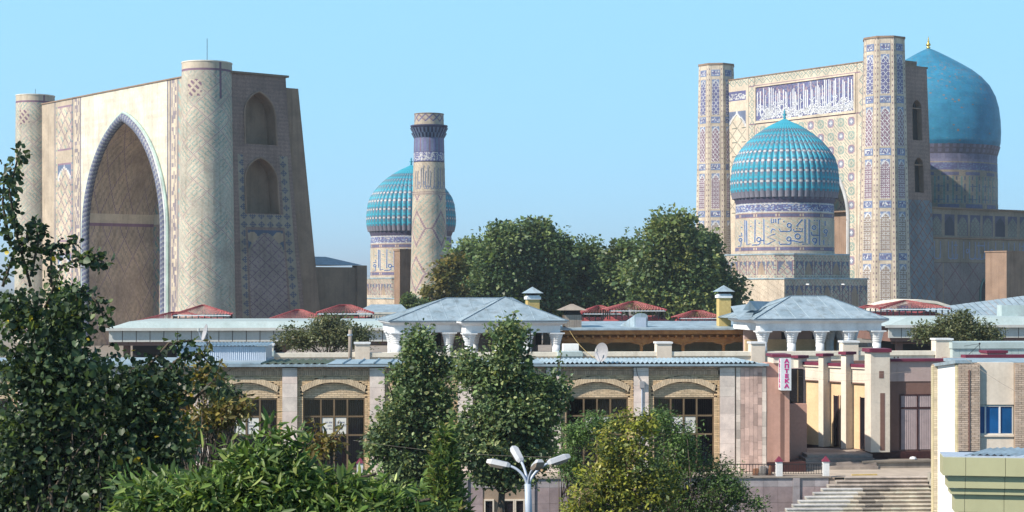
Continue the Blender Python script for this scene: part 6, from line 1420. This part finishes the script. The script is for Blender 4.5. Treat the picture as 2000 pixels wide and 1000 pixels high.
def tree(name, label, cat, Y, blobs, n, leaf, aspect, cols, base_z, trunk_px, trunk_r, seed, clump=.5, per=60, group=None, shape='leaf', depth=.8, limbs=14, sprays=(), spread=1.0, up=.6, shell=.45, rag=.25, fork=.35):
    """blobs: crown lobes (px, py, rx, ry) as seen, at distance Y; sprays: twig paths [(px,py,dY)...]"""
    r = np.random.default_rng(seed); k = Y / F; C = []; Rr = []
    area = np.array([b[2] * b[3] for b in blobs], float); area /= area.sum(); nc = max(4, n // per)
    for (cx, cy, rx, ry), p in zip(blobs, area):
        m = max(2, int(round(nc * p))); d = unit(r.normal(0, 1, (m, 3))); rad = r.random(m)[:, None] ** shell * (1 + rag * np.clip(r.normal(0, .5, (m, 1)), -1, .6))
        c0_ = np.array(at(cx, cy, Y)); sh_ = np.maximum(.35, 1 - .45 * clump / (np.array((rx, ry)) * k)); C.append(c0_ + d * rad * np.array((rx * k * sh_[0], (rx * .6 + ry * .4) * k * depth, ry * k * sh_[1])))
    C = np.concatenate(C); ctr = C.mean(0)
    bx, _ = trunk_px; base = at(bx, 500, Y); base = Vector((base.x, base.y, base_z)); top = Vector(ctr)
    cnt = r.poisson(per, len(C)); idx = np.repeat(np.arange(len(C)), cnt)
    csz = clump * r.uniform(.6, 1.3, len(C)); off = np.clip(r.normal(0, 1, (len(idx), 3)), -1.5, 1.5) * (csz[idx] * .5)[:, None] * np.array((1, 1, .8)); pos = C[idx] + off
    axis = unit(off + r.normal(0, .35, off.shape) + np.array((0, 0, -.25)) * csz[idx][:, None] + unit(C[idx] - ctr) * .3 * clump)
    cols = np.array(cols, float); wts = cols[:, 3] / cols[:, 3].sum(); ci = r.choice(len(cols), len(C), p=wts); tone = r.uniform(.6, 1.4, len(C))
    lci = np.where(r.random(len(idx)) < .75, ci[idx], r.choice(len(cols), len(idx), p=wts))
    lc = cols[lci, :3] * tone[idx][:, None] * r.uniform(.75, 1.25, (len(idx), 1))
    t = T(name, label, cat, WORLD, base.x, base.y, base.z, group)
    tm = MB(); h = max(1.0, (top.z - base.z)); fk = base.lerp(top, fork); rt = trunk_r
    tm.tube([base, base.lerp(fk, .5) + Vector((rt * .3, 0, 0)), fk], [rt * 1.25, rt, rt * .85], 9)
    tips = C[r.choice(len(C), min(limbs, len(C)), replace=False)]
    for tip in tips:
        tip = Vector(tip); md = fk.lerp(tip, .5) + Vector((0, 0, h * .06)) + Vector(r.normal(0, .04 * h, 3)); q1 = fk.lerp(md, .5) + Vector(r.normal(0, .02 * h, 3))
        tm.tube([fk, q1, md, tip], [rt * .55, rt * .4, rt * .25, rt * .07], 6)
        for _ in range(3):
            tp = Vector(C[r.integers(len(C))]); 
            if (tp - md).length < h * .35: tm.tube([md, md.lerp(tp, .5) + Vector(r.normal(0, .02 * h, 3)), tp], [rt * .2, rt * .12, rt * .04], 5)
    P2, A2, C2 = [pos], [axis], [lc]
    for sp in sprays:
        pts = [Vector(at(px, py, Y + dy)) for px, py, dy in sp[:-1]]; nl = sp[-1]
        rr_ = [rt * .13 * (1 - i / len(pts)) + .008 for i in range(len(pts))]; tm.tube([ctr_ for ctr_ in pts], rr_, 5)
        seg = r.random(nl) ** .75 * (len(pts) - 1); i0 = np.minimum(seg.astype(int), len(pts) - 2); fr_ = (seg - i0)[:, None]; PA = np.array([tuple(p) for p in pts])
        bp = PA[i0] * (1 - fr_) + PA[i0 + 1] * fr_; o_ = unit(r.normal(0, 1, (nl, 3)) + np.array((0, 0, -.3))); P2.append(bp + o_ * r.uniform(.01, clump * .42, (nl, 1)) * spread); A2.append(o_)
        C2.append(cols[r.choice(len(cols), nl, p=wts), :3] * r.uniform(.7, 1.2, (nl, 1)))
    part('trunk', tm, M['bark'], t, smooth=True)
    pos, axis, lc = np.concatenate(P2), np.concatenate(A2), np.concatenate(C2)
    me = leaf_mesh('crown', pos - np.array(t.off), axis, leaf, aspect, np.clip(lc, .004, .9), r, up, shape=shape)
    o = bpy.data.objects.new('crown', me); COL.objects.link(o); o.parent = t.o; o['kind'] = 'stuff'
    return t
DKG = [(0.098, 0.156, 0.072, 5), (0.150, 0.215, 0.085, 4), (0.058, 0.104, 0.055, 4), (0.215, 0.267, 0.104, 2)]
OLV = [(0.168, 0.210, 0.072, 4), (0.240, 0.264, 0.090, 3), (0.096, 0.138, 0.060, 3)]
bgt = dict(leaf=.40, aspect=.8, base_z=0, clump=1.9, per=130, shape='dia', group='tall trees behind the bazaar', limbs=10, depth=.7, rag=.3)
def bg(label, Y, blobs, n, cols, px, seed, **kw):
    a_ = dict(bgt); a_.update(kw); lf = a_.pop('leaf'); asp = a_.pop('aspect'); bz = a_.pop('base_z')
    tree('tall_tree', label, 'tree', Y, blobs, n, lf, asp, cols, bz, (px, 0), .45, seed, **a_)
bg('dark green tree right of the minaret, leftmost of the dense row', 203, [(905, 545, 45, 75), (880, 580, 45, 50), (925, 500, 35, 40)], 14400, DKG, 905, 1)
bg('tall dark green tree left of centre in the dense row', 198, [(985, 520, 62, 80), (985, 462, 42, 32), (960, 560, 55, 60), (1000, 590, 60, 45)], 23400, DKG, 985, 2)
bg('broad dark green tree with rounded top just right of centre', 201, [(1065, 520, 62, 80), (1045, 460, 40, 30), (1090, 490, 36, 40), (1080, 585, 62, 45)], 23400, DKG, 1065, 3)
bg('slender bright-tipped tree in the gap between the two large crowns', 206, [(1143, 505, 34, 42), (1150, 570, 34, 60), (1120, 560, 28, 50)], 11700, DKG + [(.10, .14, .04, 3)], 1143, 4)
bg('mid-height dark tree left of the tallest tree', 203, [(1200, 530, 48, 58), (1190, 580, 45, 50), (1230, 500, 28, 36)], 14400, DKG + [(.09, .12, .04, 2)], 1205, 5)
bg('tallest olive green tree beside the far octagonal tower', 196, [(1310, 490, 72, 80), (1312, 446, 40, 30), (1270, 550, 55, 70), (1360, 520, 55, 80), (1330, 590, 80, 45)], 34200, OLV + DKG[:2], 1320, 6)
bg('dark tree right of the tallest tree, touching the near mosque', 200, [(1395, 545, 40, 70), (1420, 575, 28, 45), (1375, 480, 30, 45)], 14400, DKG + OLV[:1], 1395, 7)
bg('sparse yellow olive tree at the foot of the minaret', 188, [(868, 545, 36, 42), (850, 575, 34, 34), (885, 515, 22, 26), (895, 580, 30, 30)], 3800, [(.17, .15, .045, 4), (.11, .12, .04, 3), (.22, .17, .05, 2)], 872, 8, per=34, limbs=26, clump=1.0)
bg('low dark bush beside the pylon below the far mosque', 180, [(800, 590, 26, 18), (822, 596, 22, 14)], 3960, DKG + OLV[:1], 805, 9, leaf=.22, clump=.6)
SMT = [(.13, .15, .075, 4), (.18, .19, .10, 3), (.08, .10, .055, 3), (.22, .20, .09, 1)]
for lab, bl, px, sd_ in (('small rounded olive tree standing behind the parapet, left of centre', [(635, 655, 70, 32), (580, 662, 45, 28), (690, 655, 45, 34), (640, 632, 40, 18)], 640, 11),
                         ('spiky small olive tree behind the parapet at far right', [(1875, 645, 60, 30), (1815, 650, 36, 24), (1925, 655, 40, 22), (1880, 620, 18, 16), (1845, 628, 14, 16)], 1875, 12)):
    tree('small_tree', lab, 'tree', 103, bl, 11000, .15, .6, SMT, 3.3, (px, 0), .07, sd_, clump=.6, per=34, group='small trees behind the parapet', shape='dia', limbs=24, rag=.5, fork=.15)
PLN = [(0.127, 0.190, 0.086, 5), (0.190, 0.253, 0.109, 4), (0.075, 0.121, 0.063, 3), (0.310, 0.333, 0.149, 2)]
tree('plane_tree', 'left plane tree with pointed top before the brick shops', 'tree', 66, [(818, 680, 24, 48), (812, 750, 50, 60), (790, 830, 62, 60), (800, 900, 64, 44), (855, 800, 34, 70), (745, 870, 30, 50), (868, 710, 14, 30), (800, 945, 62, 28)], 27000, .135, .72, PLN, -2.3, (795, 0), .13, 21, clump=.60, per=64, group='plane trees before the shops', limbs=22, depth=.85, fork=.5, sprays=[[(812, 720, 0), (818, 665, 0), (821, 633, 0), 60], [(850, 760, 0), (862, 700, 0), (868, 672, 0), 45], [(770, 790, 0), (758, 740, 0), (752, 715, 0), 40], [(790, 740, 0), (786, 700, 0), (788, 680, 0), 36]])
tree('plane_tree', 'right plane tree, taller and broader, before the brick shops', 'tree', 63.5, [(995, 665, 30, 46), (985, 730, 60, 60), (920, 720, 24, 55), (1000, 810, 92, 60), (960, 880, 76, 50), (1050, 790, 46, 70), (1040, 880, 55, 50), (910, 860, 34, 60), (1085, 770, 18, 40), (985, 925, 84, 28)], 38000, .135, .72, PLN, -2.3, (967, 0), .14, 22, clump=.60, per=64, group='plane trees before the shops', limbs=26, depth=.85, fork=.5, sprays=[[(995, 680, 0), (1000, 630, 0), (1004, 608, 0), 55], [(960, 700, 0), (955, 660, 0), (950, 640, 0), 45], [(1030, 700, 0), (1036, 665, 0), (1036, 640, 0), 45], [(915, 720, 0), (905, 680, 0), (900, 655, 0), 40], [(1080, 750, 0), (1092, 715, 0), (1096, 690, 0), 36]])
# conifer: tiers of fine needles
r = np.random.default_rng(31); Yc = 42.0; kc = Yc / F; n = 19000
apex = at(868, 828, Yc); bz = -2.3; hh_ = apex.z - bz; u = r.random(n) ** .6; ang = r.random(n) * 2 * PI
lob = 1 + .28 * np.sin(ang * 5 + u * 40) + .15 * r.normal(0, 1, n); rad = (u * 1.55 * .42 + .05) * lob * (r.random(n) ** .35) * hh_ / 7.0 * 1.75
pos = np.stack([apex.x + rad * np.cos(ang), apex.y + rad * np.sin(ang), apex.z - u * (hh_ - .6)], 1); axis = unit(np.stack([np.cos(ang), np.sin(ang), .7 + 0 * ang], 1) + r.normal(0, .35, (n, 3)))
cc = np.array([(.13, .20, .05), (.20, .26, .06), (.07, .12, .04), (.26, .22, .08)])[r.choice(4, n, p=(.42, .3, .22, .06))] * r.uniform(.75, 1.2, (n, 1))
tc_ = T('conifer', 'narrow feathery young conifer in front of the plane trees', 'tree', WORLD, apex.x, Yc, bz); me = leaf_mesh('crown', pos - np.array(tc_.off), axis, .20, .28, cc, r, .3, shape='dia'); o = bpy.data.objects.new('crown', me); COL.objects.link(o); o.parent = tc_.o; o['kind'] = 'stuff'
part('trunk', MB().tube([(apex.x, Yc, bz), (apex.x, Yc, apex.z - .2)], [.10, .01], 7), M['bark'], tc_)
YEL = [(.30, .31, .05, 5), (.17, .20, .05, 4), (.40, .37, .07, 2.5), (.09, .13, .04, 3), (.18, .13, .07, 1)]
FEA = [(0.116, 0.198, 0.061, 4), (0.165, 0.253, 0.072, 3), (0.066, 0.121, 0.044, 4)]
tree('acacia', 'feathery green acacia between the lamp and the yellowing tree', 'tree', 54, [(1130, 850, 40, 32), (1110, 905, 32, 40), (1165, 830, 40, 30), (1150, 950, 40, 40)], 9000, .10, .34, FEA, -2.3, (1135, 0), .1, 41, clump=.34, per=46, limbs=20, shape='dia')
tree('yellowing_tree', 'yellowing leafy tree before the pilaster right of the lamp', 'tree', 48, [(1215, 890, 80, 70), (1175, 950, 78, 55), (1245, 830, 52, 36), (1265, 950, 80, 60), (1150, 990, 60, 40), (1200, 1020, 120, 60)], 17000, .115, .5, YEL, -2.3, (1215, 0), .13, 42, clump=.36, per=46, limbs=26, shape='dia')
tree('acacia', 'dark feathery acacia reaching right towards the stairs', 'tree', 51, [(1330, 880, 62, 60), (1300, 940, 70, 60), (1390, 940, 66, 55), (1440, 965, 48, 36), (1360, 1000, 110, 40), (1290, 820, 40, 36), (1480, 985, 26, 16)], 22000, .10, .34, FEA + [(.05, .09, .03, 3), (.14, .17, .05, 1)], -2.3, (1350, 0), .14, 43, clump=.36, per=46, limbs=26, shape='dia')
DRK = [(0.066, 0.106, 0.055, 5), (0.098, 0.144, 0.070, 3), (0.043, 0.070, 0.043, 4), (0.144, 0.192, 0.072, 1.8), (0.504, 0.396, 0.036, 0.12)]
tree('broadleaf_tree', 'large dark broad-leaved tree filling the left edge of the picture', 'tree', 26,
     [(95, 740, 120, 150), (240, 790, 130, 110), (305, 760, 78, 56), (60, 900, 110, 140), (210, 930, 150, 110), (320, 875, 78, 66), (40, 980, 140, 110), (180, 1000, 150, 80), (35, 610, 50, 60), (130, 620, 52, 46)],
     27000, .086, .80, DRK, -2.3, (60, 0), .13, 51, clump=.36, per=26, limbs=34, depth=.6, shell=.6, up=.15,
     sprays=[[(60, 560, 0), (30, 450, 0), (18, 370, -.2), (40, 290, -.2), 240], [(20, 480, 0), (5, 400, .2), (10, 320, .2), 120], [(90, 600, 0), (120, 520, -.3), (170, 500, -.3), (203, 512, -.3), 220], [(60, 540, 0), (75, 470, .1), (68, 430, .1), 120],
             [(150, 640, 0), (150, 560, -.2), (190, 590, -.3), (208, 630, -.3), 160], [(300, 740, 0), (350, 700, 0), (390, 690, 0), (420, 720, 0), 120], [(250, 760, 0), (330, 670, 0), (375, 665, 0), 80], [(380, 780, 0), (420, 740, -.1), (428, 770, -.1), 60], [(100, 560, 0), (100, 480, .2), (150, 475, .2), 120], [(5, 560, 0), (25, 500, 0), (60, 455, 0), 120]])
tree('sapling', 'fresh green slender tree seen behind the dark left tree', 'tree', 44, [(130, 590, 26, 42), (120, 660, 44, 52), (150, 720, 50, 50)], 5200, .13, .5, [(.07, .13, .04, 4), (.11, .18, .06, 3), (.04, .08, .03, 3)], -2.3, (130, 0), .1, 52, clump=.4, per=36, limbs=14)
BRW = [(.26, .20, .055, 4), (.17, .125, .045, 3), (.33, .27, .09, 2), (.11, .12, .04, 3), (.26, .14, .05, 1)]
tree('browning_shrub', 'browning shrub with upright golden leaves before the left shop bay', 'shrub', 36, [(420, 815, 52, 40), (350, 850, 46, 36), (465, 800, 24, 30), (400, 740, 36, 30)], 2600, .13, .34, BRW, -2.3, (400, 0), .07, 53, clump=.32, per=14, limbs=40, up=-.2, rag=.5,
     sprays=[[(390, 800, 0), (385, 740, 0), (395, 690, 0), (410, 665, 0), 40], [(400, 790, 0), (420, 730, 0), (432, 705, 0), 36], [(370, 800, 0), (355, 740, 0), (365, 690, 0), 30]])
tree('browning_shrub', 'thin sprig of browning shrub before the shop notices', 'shrub', 34, [(640, 870, 30, 24), (610, 885, 26, 18)], 420, .13, .34, BRW, -2.3, (630, 0), .05, 54, clump=.26, per=12, limbs=20, up=-.2, sprays=[[(630, 900, 0), (618, 850, 0), (612, 815, 0), 34], [(640, 900, 0), (655, 850, 0), (672, 828, 0), 30]])
tree('dark_shrub', 'dark rounded shrub beside the left shop window', 'shrub', 40, [(450, 790, 36, 36), (420, 760, 40, 34), (400, 830, 50, 40)], 5000, .08, .5, DRK[:4], -2.3, (440, 0), .07, 55, clump=.3, per=36, limbs=14, shape='dia')
BRT = [(.110, .185, .048, 5), (.17, .255, .065, 4), (.06, .11, .035, 4), (.30, .36, .11, 2)]
tree('ash_tree', 'bright green tree with long drooping leaves at the bottom, left of centre', 'tree', 17, [(540, 945, 110, 52), (420, 975, 140, 55), (650, 975, 110, 42), (540, 885, 34, 34), (480, 920, 60, 36), (300, 985, 90, 50), (760, 995, 60, 24), (560, 1010, 300, 50)], 17000, .115, .25, BRT, -2.3, (520, 0), .14, 61, clump=.34, per=24, limbs=40, up=.35, depth=.6,
     sprays=[[(700, 980, 0), (790, 985, 0), (840, 975, -.2), 40], [(540, 900, 0), (530, 850, 0), (525, 828, 0), 26], [(560, 900, 0), (600, 870, 0), (612, 862, 0), 24], [(640, 950, 0), (700, 935, 0), (735, 925, 0), 26]])
# ------------------------------------------------------------------ thin haze in the air
mb = MB().box(-7000, 7000, -60, 12500, -6, 140)
hz = single('haze', mb, None, None, None, kind='stuff')
hm = bpy.data.materials.new('haze_air'); hm.use_nodes = True; hn = hm.node_tree; hn.nodes.remove(hn.nodes['Principled BSDF'])
pv = hn.nodes.new('ShaderNodeVolumePrincipled'); pv.inputs['Color'].default_value = (.80, .90, 1.0, 1); pv.inputs['Density'].default_value = 0.00022; pv.inputs['Anisotropy'].default_value = 0.2
hn.links.new(pv.outputs[0], hn.nodes['Material Output'].inputs['Volume']); hz.data.materials.append(hm)
